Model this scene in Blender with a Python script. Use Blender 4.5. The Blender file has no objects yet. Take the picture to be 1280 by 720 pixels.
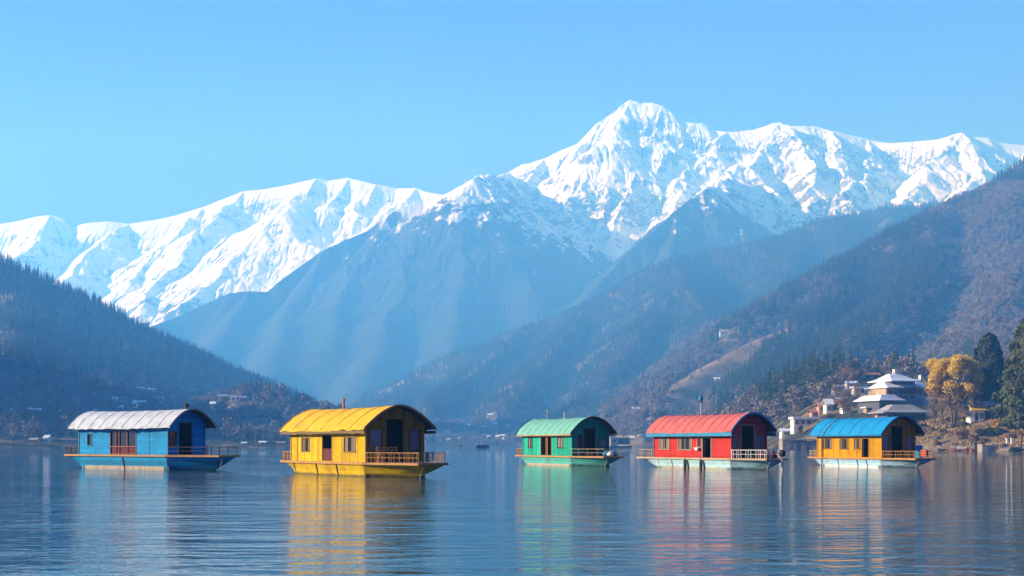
import bpy, bmesh, math, random
import numpy as np
from mathutils import Vector, Matrix, noise as mnoise

# ---------------------------------------------------------------- camera, sky, sun, exposure
scene = bpy.context.scene
COL = scene.collection
random.seed(7)
RNG = np.random.default_rng(11)

F_PIX, CX, HY, EYE = 1500.0, 640.0, 555.0, 1.70      # focal length in pixels of a 1280 wide frame, horizon row, eye height

cam_data = bpy.data.cameras.new("camera")
cam = bpy.data.objects.new("camera", cam_data)
COL.objects.link(cam)
cam.location = (0, 0, EYE)
cam.rotation_euler = (math.radians(90), 0, 0)
cam_data.sensor_width = 36.0
cam_data.lens = 36.0 * F_PIX / 1280.0
cam_data.shift_y = (HY - 360.0) / 1280.0
cam_data.clip_start = 0.5
cam_data.clip_end = 60000.0
scene.camera = cam

SUN_EL = math.radians(20.0)
SUN_AZ = math.atan2(-1.0, -0.08)                    # compass style: atan2(x, y) of the direction towards the sun
world = bpy.data.worlds.new("World")
scene.world = world
world.use_nodes = True
wn = world.node_tree.nodes
wn.clear()
w_out = wn.new("ShaderNodeOutputWorld")
w_bg = wn.new("ShaderNodeBackground")
w_sky = wn.new("ShaderNodeTexSky")
w_sky.sky_type = 'NISHITA'
w_sky.sun_disc = False
w_sky.sun_elevation = SUN_EL
w_sky.sun_rotation = SUN_AZ % (2 * math.pi)
w_sky.altitude = 3500.0
w_sky.air_density = 0.5
w_sky.dust_density = 0.0
w_sky.ozone_density = 5.0
w_bg.inputs["Strength"].default_value = 0.05
w_hs = wn.new("ShaderNodeHueSaturation")
w_hs.inputs["Saturation"].default_value = 1.15
w_hs.inputs["Hue"].default_value = 0.56
world.node_tree.links.new(w_sky.outputs[0], w_hs.inputs["Color"])
world.node_tree.links.new(w_hs.outputs[0], w_bg.inputs[0])
world.node_tree.links.new(w_bg.outputs[0], w_out.inputs[0])

sun_data = bpy.data.lights.new("sun", 'SUN')
sun_data.energy = 5.0
sun_data.angle = math.radians(0.5)
sun_data.color = (0.54, 0.71, 1.0)
sun = bpy.data.objects.new("sun", sun_data)
COL.objects.link(sun)
s_dir = Vector((math.sin(SUN_AZ) * math.cos(SUN_EL), math.cos(SUN_AZ) * math.cos(SUN_EL), math.sin(SUN_EL)))
sun.rotation_euler = s_dir.to_track_quat('Z', 'Y').to_euler()
sun.location = (-300, -60, 400)

scene.view_settings.view_transform = 'Standard'
scene.view_settings.look = 'None'
scene.view_settings.gamma = 1.0
scene.view_settings.exposure = 1.72
scene.view_settings.use_curve_mapping = False
scene.cycles.use_denoising = True
scene.cycles.max_bounces = 8
scene.cycles.diffuse_bounces = 2
scene.cycles.glossy_bounces = 3
scene.cycles.volume_bounces = 10
scene.cycles.use_adaptive_sampling = True


# ---------------------------------------------------------------- helpers
def at(px, py, d):
    """World point d metres out that stands where pixel (px, py) of the photograph is."""
    return Vector(((px - CX) / F_PIX * d, d, EYE + (HY - py) / F_PIX * d))


def material(name, color, rough=0.7, spec=0.3, metallic=0.0):
    m = bpy.data.materials.new(name)
    m.use_nodes = True
    b = m.node_tree.nodes["Principled BSDF"]
    b.inputs["Base Color"].default_value = (*color, 1)
    b.inputs["Roughness"].default_value = rough
    b.inputs["Metallic"].default_value = metallic
    b.inputs["Specular IOR Level"].default_value = spec
    return m


def weathered(name, col_a, col_b, scale=3.0, rough=0.7, bump=0.15, stretch=(1, 1, 1), spec=0.3, stain=None, stain_amount=0.35, detail=6.0):
    """Paint or timber: two tones mixed by stretched noise, a darker stain and a fine bump, all in object space."""
    m = material(name, col_a, rough, spec)
    nt = m.node_tree
    N, L = nt.nodes, nt.links
    b = N["Principled BSDF"]
    tc = N.new("ShaderNodeTexCoord")
    mp = N.new("ShaderNodeMapping")
    mp.inputs["Scale"].default_value = stretch
    L.new(tc.outputs["Object"], mp.inputs[0])
    n1 = N.new("ShaderNodeTexNoise")
    n1.inputs["Scale"].default_value = scale
    n1.inputs["Detail"].default_value = detail
    n1.inputs["Roughness"].default_value = 0.65
    L.new(mp.outputs[0], n1.inputs["Vector"])
    r1 = N.new("ShaderNodeMapRange")
    r1.inputs["From Min"].default_value = 0.35
    r1.inputs["From Max"].default_value = 0.65
    L.new(n1.outputs[0], r1.inputs[0])
    mx = N.new("ShaderNodeMix")
    mx.data_type = 'RGBA'
    mx.inputs[6].default_value = (*col_a, 1)
    mx.inputs[7].default_value = (*col_b, 1)
    L.new(r1.outputs[0], mx.inputs[0])
    out = mx.outputs[2]
    if stain:
        n2 = N.new("ShaderNodeTexNoise")
        n2.inputs["Scale"].default_value = scale * 0.6
        n2.inputs["Detail"].default_value = 8.0
        mp2 = N.new("ShaderNodeMapping")
        mp2.inputs["Location"].default_value = (5.3, 1.7, 9.1)
        mp2.inputs["Scale"].default_value = (1.6, 1.6, 0.5)
        L.new(tc.outputs["Object"], mp2.inputs[0])
        L.new(mp2.outputs[0], n2.inputs["Vector"])
        r2 = N.new("ShaderNodeMapRange")
        r2.inputs["From Min"].default_value = 0.5
        r2.inputs["From Max"].default_value = 0.75
        r2.inputs["To Max"].default_value = stain_amount
        L.new(n2.outputs[0], r2.inputs[0])
        mx2 = N.new("ShaderNodeMix")
        mx2.data_type = 'RGBA'
        mx2.inputs[7].default_value = (*stain, 1)
        L.new(r2.outputs[0], mx2.inputs[0])
        L.new(out, mx2.inputs[6])
        out = mx2.outputs[2]
    L.new(out, b.inputs["Base Color"])
    if bump:
        bp = N.new("ShaderNodeBump")
        bp.inputs["Strength"].default_value = bump
        bp.inputs["Distance"].default_value = 0.02
        L.new(n1.outputs[0], bp.inputs["Height"])
        L.new(bp.outputs[0], b.inputs["Normal"])
    return m


def link_mesh(name, verts, faces, mats, parent=None, smooth=False, face_mats=None):
    me = bpy.data.meshes.new(name)
    me.from_pydata([tuple(v) for v in verts], [], faces)
    for m in (mats if isinstance(mats, (list, tuple)) else [mats]):
        me.materials.append(m)
    if face_mats is not None:
        me.polygons.foreach_set("material_index", np.asarray(face_mats, dtype=np.int32))
    if smooth:
        me.polygons.foreach_set("use_smooth", np.ones(len(me.polygons), dtype=bool))
    me.update()
    o = bpy.data.objects.new(name, me)
    COL.objects.link(o)
    if parent is not None:
        o.parent = parent
    return o


def thing(name, label, cat, loc=(0, 0, 0), rz=0.0, group=None):
    o = bpy.data.objects.new(name, None)
    o.empty_display_size = 0.3
    COL.objects.link(o)
    o.location = loc
    o.rotation_euler = (0, 0, rz)
    return tag(o, label, cat, group)


def tag(o, label, cat, group=None):
    o["label"] = label
    o["category"] = cat
    if group:
        o["group"] = group
    return o


def setting(o, kind="structure"):
    o["kind"] = kind
    return o


class MB:
    """Collects boxes, prisms and tubes, then links them as ONE mesh object."""
    def __init__(self):
        self.v, self.f, self.m = [], [], []

    def add(self, verts, faces, mi=0):
        n = len(self.v)
        self.v += [tuple(v) for v in verts]
        self.f += [tuple(i + n for i in f) for f in faces]
        self.m += [mi] * len(faces)
        return self

    def box(self, x0, x1, y0, y1, z0, z1, mi=0):
        v = [(x0, y0, z0), (x1, y0, z0), (x1, y1, z0), (x0, y1, z0), (x0, y0, z1), (x1, y0, z1), (x1, y1, z1), (x0, y1, z1)]
        f = [(0, 3, 2, 1), (4, 5, 6, 7), (0, 1, 5, 4), (1, 2, 6, 5), (2, 3, 7, 6), (3, 0, 4, 7)]
        return self.add(v, f, mi)

    def tube(self, pts, r, n=6, mi=0, r_end=None):
        pts = [Vector(p) for p in pts]
        rings = []
        for i, p in enumerate(pts):
            a = pts[max(i - 1, 0)]
            b = pts[min(i + 1, len(pts) - 1)]
            d = (b - a).normalized()
            up = Vector((0, 0, 1)) if abs(d.z) < 0.9 else Vector((1, 0, 0))
            e1 = d.cross(up).normalized()
            e2 = d.cross(e1)
            t = i / max(len(pts) - 1, 1)
            rr = r if r_end is None else r + (r_end - r) * t
            rings.append([p + e1 * (math.cos(2 * math.pi * k / n) * rr) + e2 * (math.sin(2 * math.pi * k / n) * rr) for k in range(n)])
        v = [q for ring in rings for q in ring]
        f = []
        for i in range(len(rings) - 1):
            for k in range(n):
                f.append((i * n + k, i * n + (k + 1) % n, (i + 1) * n + (k + 1) % n, (i + 1) * n + k))
        f.append(tuple(range(n - 1, -1, -1)))
        f.append(tuple((len(rings) - 1) * n + k for k in range(n)))
        return self.add(v, f, mi)

    def bar(self, a, b, w, h, mi=0):
        """A square-section bar from a to b, w wide and h deep."""
        a, b = Vector(a), Vector(b)
        d = (b - a).normalized()
        up = Vector((0, 0, 1)) if abs(d.z) < 0.95 else Vector((1, 0, 0))
        e1 = d.cross(up).normalized() * (w / 2)
        e2 = e1.normalized().cross(d).normalized() * (h / 2)
        v = [a - e1 - e2, a + e1 - e2, a + e1 + e2, a - e1 + e2, b - e1 - e2, b + e1 - e2, b + e1 + e2, b - e1 + e2]
        f = [(0, 3, 2, 1), (4, 5, 6, 7), (0, 1, 5, 4), (1, 2, 6, 5), (2, 3, 7, 6), (3, 0, 4, 7)]
        return self.add(v, f, mi)

    def prism(self, outline, z0, z1, mi=0):
        n = len(outline)
        v = [(x, y, z0) for x, y in outline] + [(x, y, z1) for x, y in outline]
        f = [tuple(range(n - 1, -1, -1)), tuple(range(n, 2 * n))]
        f += [(i, (i + 1) % n, n + (i + 1) % n, n + i) for i in range(n)]
        return self.add(v, f, mi)

    def lathe(self, prof, c=(0, 0, 0), n=14, mi=0):
        v, f = [], []
        for r, z in prof:
            for k in range(n):
                a = 2 * math.pi * k / n
                v.append((c[0] + r * math.cos(a), c[1] + r * math.sin(a), c[2] + z))
        for i in range(len(prof) - 1):
            for k in range(n):
                f.append((i * n + k, i * n + (k + 1) % n, (i + 1) * n + (k + 1) % n, (i + 1) * n + k))
        f.append(tuple(range(n - 1, -1, -1)))
        f.append(tuple((len(prof) - 1) * n + k for k in range(n)))
        return self.add(v, f, mi)

    def build(self, name, mats, parent=None, smooth=False):
        return link_mesh(name, self.v, self.f, mats, parent, smooth, self.m)

# ---------------------------------------------------------------- terrain maths
def value_noise(x, y, seed):
    """Smooth lattice noise in [-1, 1] for arrays."""
    r = np.random.default_rng(seed)
    tab = r.uniform(-1, 1, (256, 256))
    xi, yi = np.floor(x).astype(np.int64), np.floor(y).astype(np.int64)
    fx, fy = x - xi, y - yi
    fx = fx * fx * fx * (fx * (fx * 6 - 15) + 10)
    fy = fy * fy * fy * (fy * (fy * 6 - 15) + 10)
    g = lambda a, b: tab[a & 255, b & 255]
    return (g(xi, yi) * (1 - fx) * (1 - fy) + g(xi + 1, yi) * fx * (1 - fy) + g(xi, yi + 1) * (1 - fx) * fy + g(xi + 1, yi + 1) * fx * fy)


def fbm(x, y, wave, octs, seed, gain=0.5):
    z = np.zeros_like(x)
    a, f, tot = 1.0, 1.0 / wave, 0.0
    for k in range(octs):
        z += a * value_noise(x * f + 17.3 * k, y * f - 9.1 * k, seed + k)
        tot += a
        a *= gain
        f *= 2.03
    return z / tot


def ridged(x, y, wave, octs, seed, gain=0.55):
    z = np.zeros_like(x)
    a, f, tot = 1.0, 1.0 / wave, 0.0
    for k in range(octs):
        z += a * (1 - 2 * np.abs(value_noise(x * f + 31.7 * k, y * f + 5.9 * k, seed + k)))
        tot += a
        a *= gain
        f *= 2.1
    return z / tot


def ridge_field(X, Y, lines, drop=0.0):
    """Terrain as a network of crest lines: from each crest the ground falls away at that crest's slope.
    A line is (slope, [(px, py, distance), ...]); the highest of all is the ground."""
    Z = np.full_like(X, -1e4)
    for slope, pts in lines:
        P = [at(*p) for p in pts]
        for a, b in zip(P[:-1], P[1:]):
            dx, dy = b.x - a.x, b.y - a.y
            t = np.clip(((X - a.x) * dx + (Y - a.y) * dy) / (dx * dx + dy * dy), 0, 1)
            d = np.hypot(X - a.x - t * dx, Y - a.y - t * dy)
            h = a.z + t * (b.z - a.z) - drop - slope * d * (1 - 0.12 * np.minimum(d / 1500.0, 1))
            np.maximum(Z, h, out=Z)
    return Z


def erode(Z, cell, drops, steps, seed, amount=1.0, protect=None):
    """Rain erosion: many drops run downhill together, carry soil off steep ground and leave it where they slow down."""
    r = np.random.default_rng(seed)
    H, W = Z.shape
    Z = Z.copy()
    batches = max(1, drops // 15000)
    for b in range(batches):
        n = drops // batches
        x = r.uniform(1, W - 3, n)
        y = r.uniform(1, H - 3, n)
        vx = np.zeros(n)
        vy = np.zeros(n)
        speed = np.ones(n)
        water = np.ones(n)
        sed = np.zeros(n)
        for s in range(steps):
            xi = x.astype(np.int64)
            yi = y.astype(np.int64)
            fx, fy = x - xi, y - yi
            z00, z10, z01, z11 = Z[yi, xi], Z[yi, xi + 1], Z[yi + 1, xi], Z[yi + 1, xi + 1]
            gx = ((z10 - z00) * (1 - fy) + (z11 - z01) * fy) / cell
            gy = ((z01 - z00) * (1 - fx) + (z11 - z10) * fx) / cell
            h0 = z00 * (1 - fx) * (1 - fy) + z10 * fx * (1 - fy) + z01 * (1 - fx) * fy + z11 * fx * fy
            vx = vx * 0.25 - gx * 0.75
            vy = vy * 0.25 - gy * 0.75
            l = np.hypot(vx, vy) + 1e-9
            vx /= l
            vy /= l
            nx = np.clip(x + vx, 1, W - 3)
            ny = np.clip(y + vy, 1, H - 3)
            nxi = nx.astype(np.int64)
            nyi = ny.astype(np.int64)
            gx2, gy2 = nx - nxi, ny - nyi
            h1 = (Z[nyi, nxi] * (1 - gx2) * (1 - gy2) + Z[nyi, nxi + 1] * gx2 * (1 - gy2) + Z[nyi + 1, nxi] * (1 - gx2) * gy2 + Z[nyi + 1, nxi + 1] * gx2 * gy2)
            dh = h1 - h0
            cap = np.maximum(-dh, 0.02 * cell) * speed * water * 0.9
            dep = np.where(dh > 0, np.minimum(dh, sed), np.where(sed > cap, (sed - cap) * 0.12, -np.minimum((cap - sed) * 0.12, np.maximum(-dh, 0) * 0.45)))
            dep *= amount
            for ox in (0, 1):
                for oy in (0, 1):
                    w = (fx if ox else 1 - fx) * (fy if oy else 1 - fy)
                    if protect is not None:
                        w = w * protect[yi + oy, xi + ox]
                    np.add.at(Z, (yi + oy, xi + ox), dep * w)
            sed = sed - dep
            speed = np.sqrt(np.clip(speed * speed - dh / cell * 0.6, 0.05, 6))
            water *= 0.985
            x, y = nx, ny
    return Z


def blur(Z, k=1):
    for _ in range(k):
        p = np.pad(Z, 1, mode='edge')
        Z = (p[1:-1, 1:-1] * 4 + p[:-2, 1:-1] * 2 + p[2:, 1:-1] * 2 + p[1:-1, :-2] * 2 + p[1:-1, 2:] * 2
             + p[:-2, :-2] + p[2:, 2:] + p[:-2, 2:] + p[2:, :-2]) / 16
    return Z


def grid_object(name, xs, ys, Z, mat, smooth=True):
    ny, nx = Z.shape
    X, Y = np.meshgrid(xs, ys)
    co = np.stack([X, Y, Z], -1).reshape(-1, 3).astype(np.float32)
    i = np.arange((ny - 1) * (nx - 1))
    r, c = i // (nx - 1), i % (nx - 1)
    a = r * nx + c
    quads = np.stack([a, a + 1, a + 1 + nx, a + nx], -1).astype(np.int32)
    me = bpy.data.meshes.new(name)
    me.vertices.add(len(co))
    me.vertices.foreach_set("co", co.ravel())
    me.loops.add(quads.size)
    me.loops.foreach_set("vertex_index", quads.ravel())
    me.polygons.add(len(quads))
    me.polygons.foreach_set("loop_start", np.arange(0, quads.size, 4, dtype=np.int32))
    me.polygons.foreach_set("use_smooth", np.full(len(quads), smooth))
    me.materials.append(mat)
    me.update(calc_edges=True)
    o = bpy.data.objects.new(name, me)
    COL.objects.link(o)
    return setting(o)


class Field:
    """A height grid one can sample."""
    def __init__(self, x0, x1, y0, y1, cell):
        self.cell = cell
        self.xs = np.arange(x0, x1 + cell * 0.5, cell)
        self.ys = np.arange(y0, y1 + cell * 0.5, cell)
        self.X, self.Y = np.meshgrid(self.xs, self.ys)
        self.Z = None

    def sample(self, x, y):
        x = np.asarray(x, dtype=float)
        y = np.asarray(y, dtype=float)
        u = np.clip((x - self.xs[0]) / self.cell, 0, len(self.xs) - 1.001)
        v = np.clip((y - self.ys[0]) / self.cell, 0, len(self.ys) - 1.001)
        i, j = u.astype(int), v.astype(int)
        fu, fv = u - i, v - j
        Z = self.Z
        return Z[j, i] * (1 - fu) * (1 - fv) + Z[j, i + 1] * fu * (1 - fv) + Z[j + 1, i] * (1 - fu) * fv + Z[j + 1, i + 1] * fu * fv


# ---------------------------------------------------------------- far snow mountains
SNOW_LINES = [
    (1.05, [(-220, 330, 5850), (-120, 300, 5850), (-40, 285, 5850), (0, 280, 5850), (25, 276, 5850), (45, 271, 5850), (62, 269, 5850), (78, 273, 5850), (84, 285, 5850), (110, 279, 5850), (135, 277, 5850), (160, 280, 5850), (175, 278, 5850),
            (200, 274, 5850), (225, 268, 5850), (255, 259, 5850), (280, 249, 5850), (305, 239, 5850), (335, 236, 5818), (360, 231, 5818), (395, 223, 5785), (410, 226, 5785), (436, 222, 5785), (452, 226, 5752), (470, 231, 5720),
            (495, 236, 5720), (520, 235, 5688), (535, 241, 5655), (560, 244, 5622), (600, 238, 5590)]),
    (1.15, [(600, 238, 5590), (613, 226, 5558), (630, 219, 5558), (650, 208, 5525), (680, 199, 5525), (702, 188, 5525), (722, 180, 5525), (733, 168, 5525), (745, 155, 5525), (762, 144, 5525), (776, 133, 5525), (788, 125, 5525), (800, 129, 5512), (815, 129, 5499), (828, 132, 5486), (838, 140, 5460), (852, 151, 5447), (866, 154, 5428), (880, 155, 5428), (892, 163, 5428), (908, 165, 5395), (925, 165, 5395), (945, 162, 5395), (960, 157, 5395), (975, 154, 5395),
            (990, 159, 5362), (1008, 158, 5362), (1025, 160, 5362), (1040, 164, 5330), (1060, 168, 5330), (1085, 174, 5330), (1110, 178, 5298), (1140, 177, 5265), (1170, 175, 5232), (1187, 170, 5200), (1203, 166, 5200), (1216, 172, 5200), (1235, 173, 5200), (1250, 179, 5200), (1290, 183, 5200), (1360, 196, 5200), (1450, 230, 5200)]),
    # spurs, left part
    (0.75, [(395, 223, 5785), (370, 250, 5525), (330, 285, 5265), (285, 325, 5005), (245, 365, 4745), (215, 395, 4550)]),
    (0.8, [(436, 222, 5785), (418, 250, 5590), (396, 285, 5362), (360, 320, 5135), (330, 345, 4940), (300, 365, 4810)]),
    (0.8, [(305, 239, 5850), (275, 270, 5622), (240, 305, 5362), (205, 345, 5070), (175, 385, 4745)]),
    (0.8, [(255, 259, 5850), (235, 285, 5655), (200, 320, 5395), (165, 350, 5135)]),
    (0.75, [(160, 280, 5850), (135, 300, 5622), (110, 330, 5362), (80, 360, 5070), (40, 390, 4745)]),
    (0.75, [(62, 269, 5850), (50, 295, 5622), (10, 325, 5330), (-40, 350, 5135)]),
    (0.8, [(520, 235, 5688), (490, 265, 5428), (465, 290, 5200), (430, 320, 4940)]),
    (0.8, [(470, 231, 5720), (450, 262, 5492), (425, 300, 5232)]),
    # spurs of the main peak
    (0.85, [(788, 125, 5525), (772, 158, 5362), (752, 185, 5200), (738, 215, 5038), (728, 245, 4842), (712, 262, 4712)]),
    (0.9, [(828, 132, 5486), (812, 170, 5298), (792, 205, 5102), (775, 240, 4875), (757, 275, 4648), (745, 305, 4485)]),
    (0.85, [(866, 154, 5428), (838, 185, 5265), (812, 212, 5070), (794, 240, 4842), (780, 272, 4615), (768, 305, 4420)]),
    (0.85, [(722, 180, 5525), (705, 205, 5362), (690, 232, 5168), (672, 250, 5005)]),
    (0.85, [(680, 199, 5525), (662, 222, 5362), (650, 240, 5200)]),
    (0.85, [(908, 165, 5395), (885, 195, 5200), (862, 222, 5005), (845, 250, 4778), (828, 285, 4518)]),
    (0.85, [(975, 154, 5395), (955, 185, 5200), (938, 214, 4972), (925, 245, 4712), (906, 275, 4485), (898, 310, 4225)]),
    (0.9, [(938, 214, 4972), (965, 245, 4680), (985, 275, 4420), (1000, 300, 4225)]),
    (0.9, [(975, 154, 5395), (1005, 180, 5168), (1020, 205, 4972), (1012, 235, 4712), (1000, 262, 4485), (995, 290, 4290)]),
    (0.9, [(1040, 164, 5330), (1052, 192, 5135), (1062, 222, 4875), (1052, 250, 4615), (1040, 280, 4420)]),
    (0.85, [(1085, 174, 5330), (1092, 200, 5135), (1088, 230, 4875), (1080, 255, 4680)]),
    (0.85, [(1203, 166, 5200), (1185, 192, 5005), (1160, 218, 4778), (1140, 248, 4550), (1120, 270, 4388)]),
    (0.85, [(1203, 166, 5200), (1222, 195, 4972), (1225, 225, 4745), (1200, 250, 4550)]),
    (0.85, [(1290, 183, 5200), (1270, 210, 5005), (1250, 240, 4778)]),
    # the nearer shoulder in front of the left part
    (1.1, [(60, 480, 3250), (110, 445, 3380), (150, 418, 3478), (180, 402, 3542), (215, 391, 3640), (250, 377, 3705), (285, 362, 3738), (312, 360, 3770), (335, 363, 3802), (348, 350, 3835), (380, 329, 3932), (405, 312, 3998), (432, 299, 4062),
            (460, 288, 4128), (485, 268, 4160), (505, 258, 4192), (530, 252, 4225), (550, 247, 4225), (570, 236, 4225), (592, 226, 4225), (612, 237, 4192), (632, 250, 4160), (648, 266, 4128), (662, 290, 4062), (672, 312, 3998), (690, 335, 3900), (705, 362, 3770)]),
    (0.8, [(592, 226, 4225), (612, 224, 4745), (632, 221, 5525)]),
    (0.9, [(592, 226, 4225), (585, 275, 3998), (574, 320, 3770), (568, 370, 3478), (560, 420, 3185), (548, 470, 2860)]),
    (0.9, [(612, 237, 4192), (630, 290, 3932), (645, 340, 3672), (655, 390, 3380), (650, 440, 3055)]),
    (0.9, [(550, 247, 4225), (525, 300, 3932), (500, 350, 3672), (480, 400, 3380), (460, 450, 3055)]),
    (0.85, [(485, 268, 4160), (450, 330, 3868), (425, 380, 3575), (400, 430, 3282)]),
    (0.85, [(405, 312, 3998), (375, 375, 3672), (345, 425, 3348), (320, 465, 3055)]),
    (0.8, [(312, 360, 3770), (285, 405, 3510), (250, 450, 3218)]),
    # rocky hump under the glacier
    (0.9, [(668, 322, 4225), (690, 306, 4290), (712, 291, 4322), (728, 305, 4290), (742, 322, 4225), (755, 345, 4095)]),
    (0.9, [(712, 291, 4322), (705, 325, 4128), (700, 365, 3900), (690, 410, 3575)]),
    # dark wooded shoulder on the right
    (1.0, [(610, 455, 2795), (650, 425, 2990), (690, 395, 3152), (715, 378, 3250), (740, 360, 3315), (767, 333, 3445), (785, 316, 3510), (805, 300, 3575), (825, 282, 3672), (845, 265, 3770), (862, 250, 3835), (877, 240, 3900), (892, 249, 3868), (910, 262, 3835), (922, 280, 3770), (935, 305, 3640), (950, 335, 3445)]),
    (0.85, [(877, 240, 3900), (905, 228, 4485), (925, 205, 5135)]),
    (0.9, [(845, 265, 3770), (842, 310, 3510), (825, 355, 3185), (800, 400, 2860)]),
]
far = Field(-2795, 3445, 2665, 6435, 6.5)
_wx = 72 * fbm(far.X, far.Y, 455, 3, 5) + 29 * fbm(far.X, far.Y, 110, 4, 8)
_wy = 72 * fbm(far.X + 649, far.Y, 455, 3, 6) + 29 * fbm(far.X, far.Y + 360, 110, 4, 9)
Zr = ridge_field(far.X, far.Y, SNOW_LINES)
Zw = ridge_field(far.X + _wx, far.Y + _wy, SNOW_LINES)
_cd = np.full_like(far.X, 1e9)                            # distance to the main crests: noise fades out there
for _sl, _pts in (SNOW_LINES[0], SNOW_LINES[1], SNOW_LINES[24], SNOW_LINES[34]):
    for _a, _b in zip(_pts[:-1], _pts[1:]):
        _a, _b = at(*_a), at(*_b)
        _dx, _dy = _b.x - _a.x, _b.y - _a.y
        _t = np.clip(((far.X - _a.x) * _dx + (far.Y - _a.y) * _dy) / (_dx * _dx + _dy * _dy), 0, 1)
        np.minimum(_cd, np.hypot(far.X - _a.x - _t * _dx, far.Y - _a.y - _t * _dy), out=_cd)
_calm = np.clip(_cd / 170.0, 0.0, 1.0)
_calm = _calm * _calm * (3 - 2 * _calm)
far.Z = np.maximum((1 - 0.7 * _calm) * Zr + 0.7 * _calm * Zw, -40)
_soft = 0.5 + 0.5 * np.clip((far.X + 1050) / 700, 0, 1)       # the left part of the range is smoother
_amp = np.clip(far.Z / 455, 0, 1) * (0.08 + 0.92 * _calm) * _soft
far.Z += 34 * ridged(far.X + _wx, far.Y + _wy, 280, 3, 21) * _amp
far.Z = erode(far.Z, far.cell, 120000, 36, 3, 0.7)
# crags: broken rock ribs and gullies, stronger high up and in patches
_crag = np.clip(0.45 + 1.3 * fbm(far.X, far.Y, 338, 3, 44), 0.15, 1.1) * np.clip((far.Z - 160) / 455, 0, 1) * (0.25 + 0.75 * _calm) * (1.3 * _soft - 0.3)
far.Z += _crag * (29 * ridged(far.X + 0.7 * _wx, 0.75 * far.Y + 0.7 * _wy, 124, 5, 45, 0.58) + 8 * ridged(far.X, far.Y, 31, 2, 46, 0.6))
# the wooded lower slopes are rounder than the bare rock above
_w = np.clip((620 - far.Z) / 320, 0, 1) * np.clip((4700 - far.Y) / 500, 0, 1) * 0.85
far.Z = far.Z * (1 - _w) + blur(far.Z, 60) * _w
# ---------------------------------------------------------------- valley: lake shore and wooded hills
SHORE = [(-2600, 430), (-900, 480), (-217, 510), (-150, 560), (-90, 640), (-100, 820), (-108, 1020), (-68, 1275), (0, 1290), (40, 1200), (70, 1050), (88, 850), (93, 640), (92, 470), (88, 388), (95, 342), (101, 300),
         (107, 284), (114, 268), (128, 240), (170, 180), (260, 120), (600, 60), (2700, 20)]


def shore_distance(X, Y):
    """Metres from the water's edge, positive on land."""
    D = np.full_like(X, 1e9)
    for (ax, ay), (bx, by) in zip(SHORE[:-1], SHORE[1:]):
        dx, dy = bx - ax, by - ay
        t = np.clip(((X - ax) * dx + (Y - ay) * dy) / (dx * dx + dy * dy), 0, 1)
        np.minimum(D, np.hypot(X - ax - t * dx, Y - ay - t * dy), out=D)
    poly = SHORE + [(2700, -800), (-2600, -800)]
    inside = np.zeros(X.shape, dtype=bool)
    for (ax, ay), (bx, by) in zip(poly, poly[1:] + poly[:1]):
        if ay == by:
            continue
        c = ((ay > Y) != (by > Y)) & (X < (bx - ax) * (Y - ay) / (by - ay) + ax)
        inside ^= c
    return np.where(inside, -D, D)


def land_height(X, Y):
    d = shore_distance(X, Y)
    wig = d + 5 * fbm(X, Y, 40, 3, 61)
    right = np.clip((X - 30) / 60, 0, 1) * np.clip((900 - Y) / 300, 0, 1)
    w = np.maximum(wig, 0)
    h = right * (5.6 * (1 - np.exp(-w / 13)) + 0.085 * w) + (1 - right) * (1.0 * (1 - np.exp(-w / 10)) + 0.06 * w)
    h = h + 0.15
    return np.where(d > 0, h, np.maximum(-6.0, -0.35 + 0.12 * d))


LEFT_LINES = [
    (1.0, [(-1900, -330, 1300), (-1500, -250, 1350), (-1000, -150, 1400), (-600, 0, 1450), (-300, 150, 1480), (-150, 240, 1500)]),  # unseen ridge beyond the left edge, raised to shade the left hill
    (0.8, [(-1300, 40, 1300), (-900, 100, 950), (-650, 160, 760), (-640, 200, 600), (-600, 300, 540)]),  # unseen hill added to keep the sun off the left shore
    (0.58, [(-150, 240, 1500), (-60, 299, 1500), (0, 334, 1500), (40, 346, 1500), (80, 377, 1480), (110, 393, 1460), (132, 400, 1450), (160, 423, 1430), (182, 439, 1410), (205, 455, 1380), (240, 478, 1330), (268, 500, 1280), (285, 525, 1220), (300, 552, 1150)]),
    (0.85, [(100, 405, 2050), (180, 430, 2000), (208, 444, 1950), (240, 456, 1900), (270, 467, 1850), (288, 479, 1800), (302, 494, 1750), (314, 520, 1700), (326, 550, 1650)]),
    (0.42, [(0, 334, 1500), (20, 404, 1200), (40, 472, 950), (50, 520, 750)]),
    (0.42, [(132, 400, 1450), (120, 452, 1150), (125, 502, 900)]),
    (0.5, [(255, 525, 960), (280, 512, 930), (300, 497, 900), (318, 491, 890), (338, 492, 880), (356, 502, 870), (372, 515, 865), (395, 516, 860), (420, 518, 850), (434, 537, 845)]),
]
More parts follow.
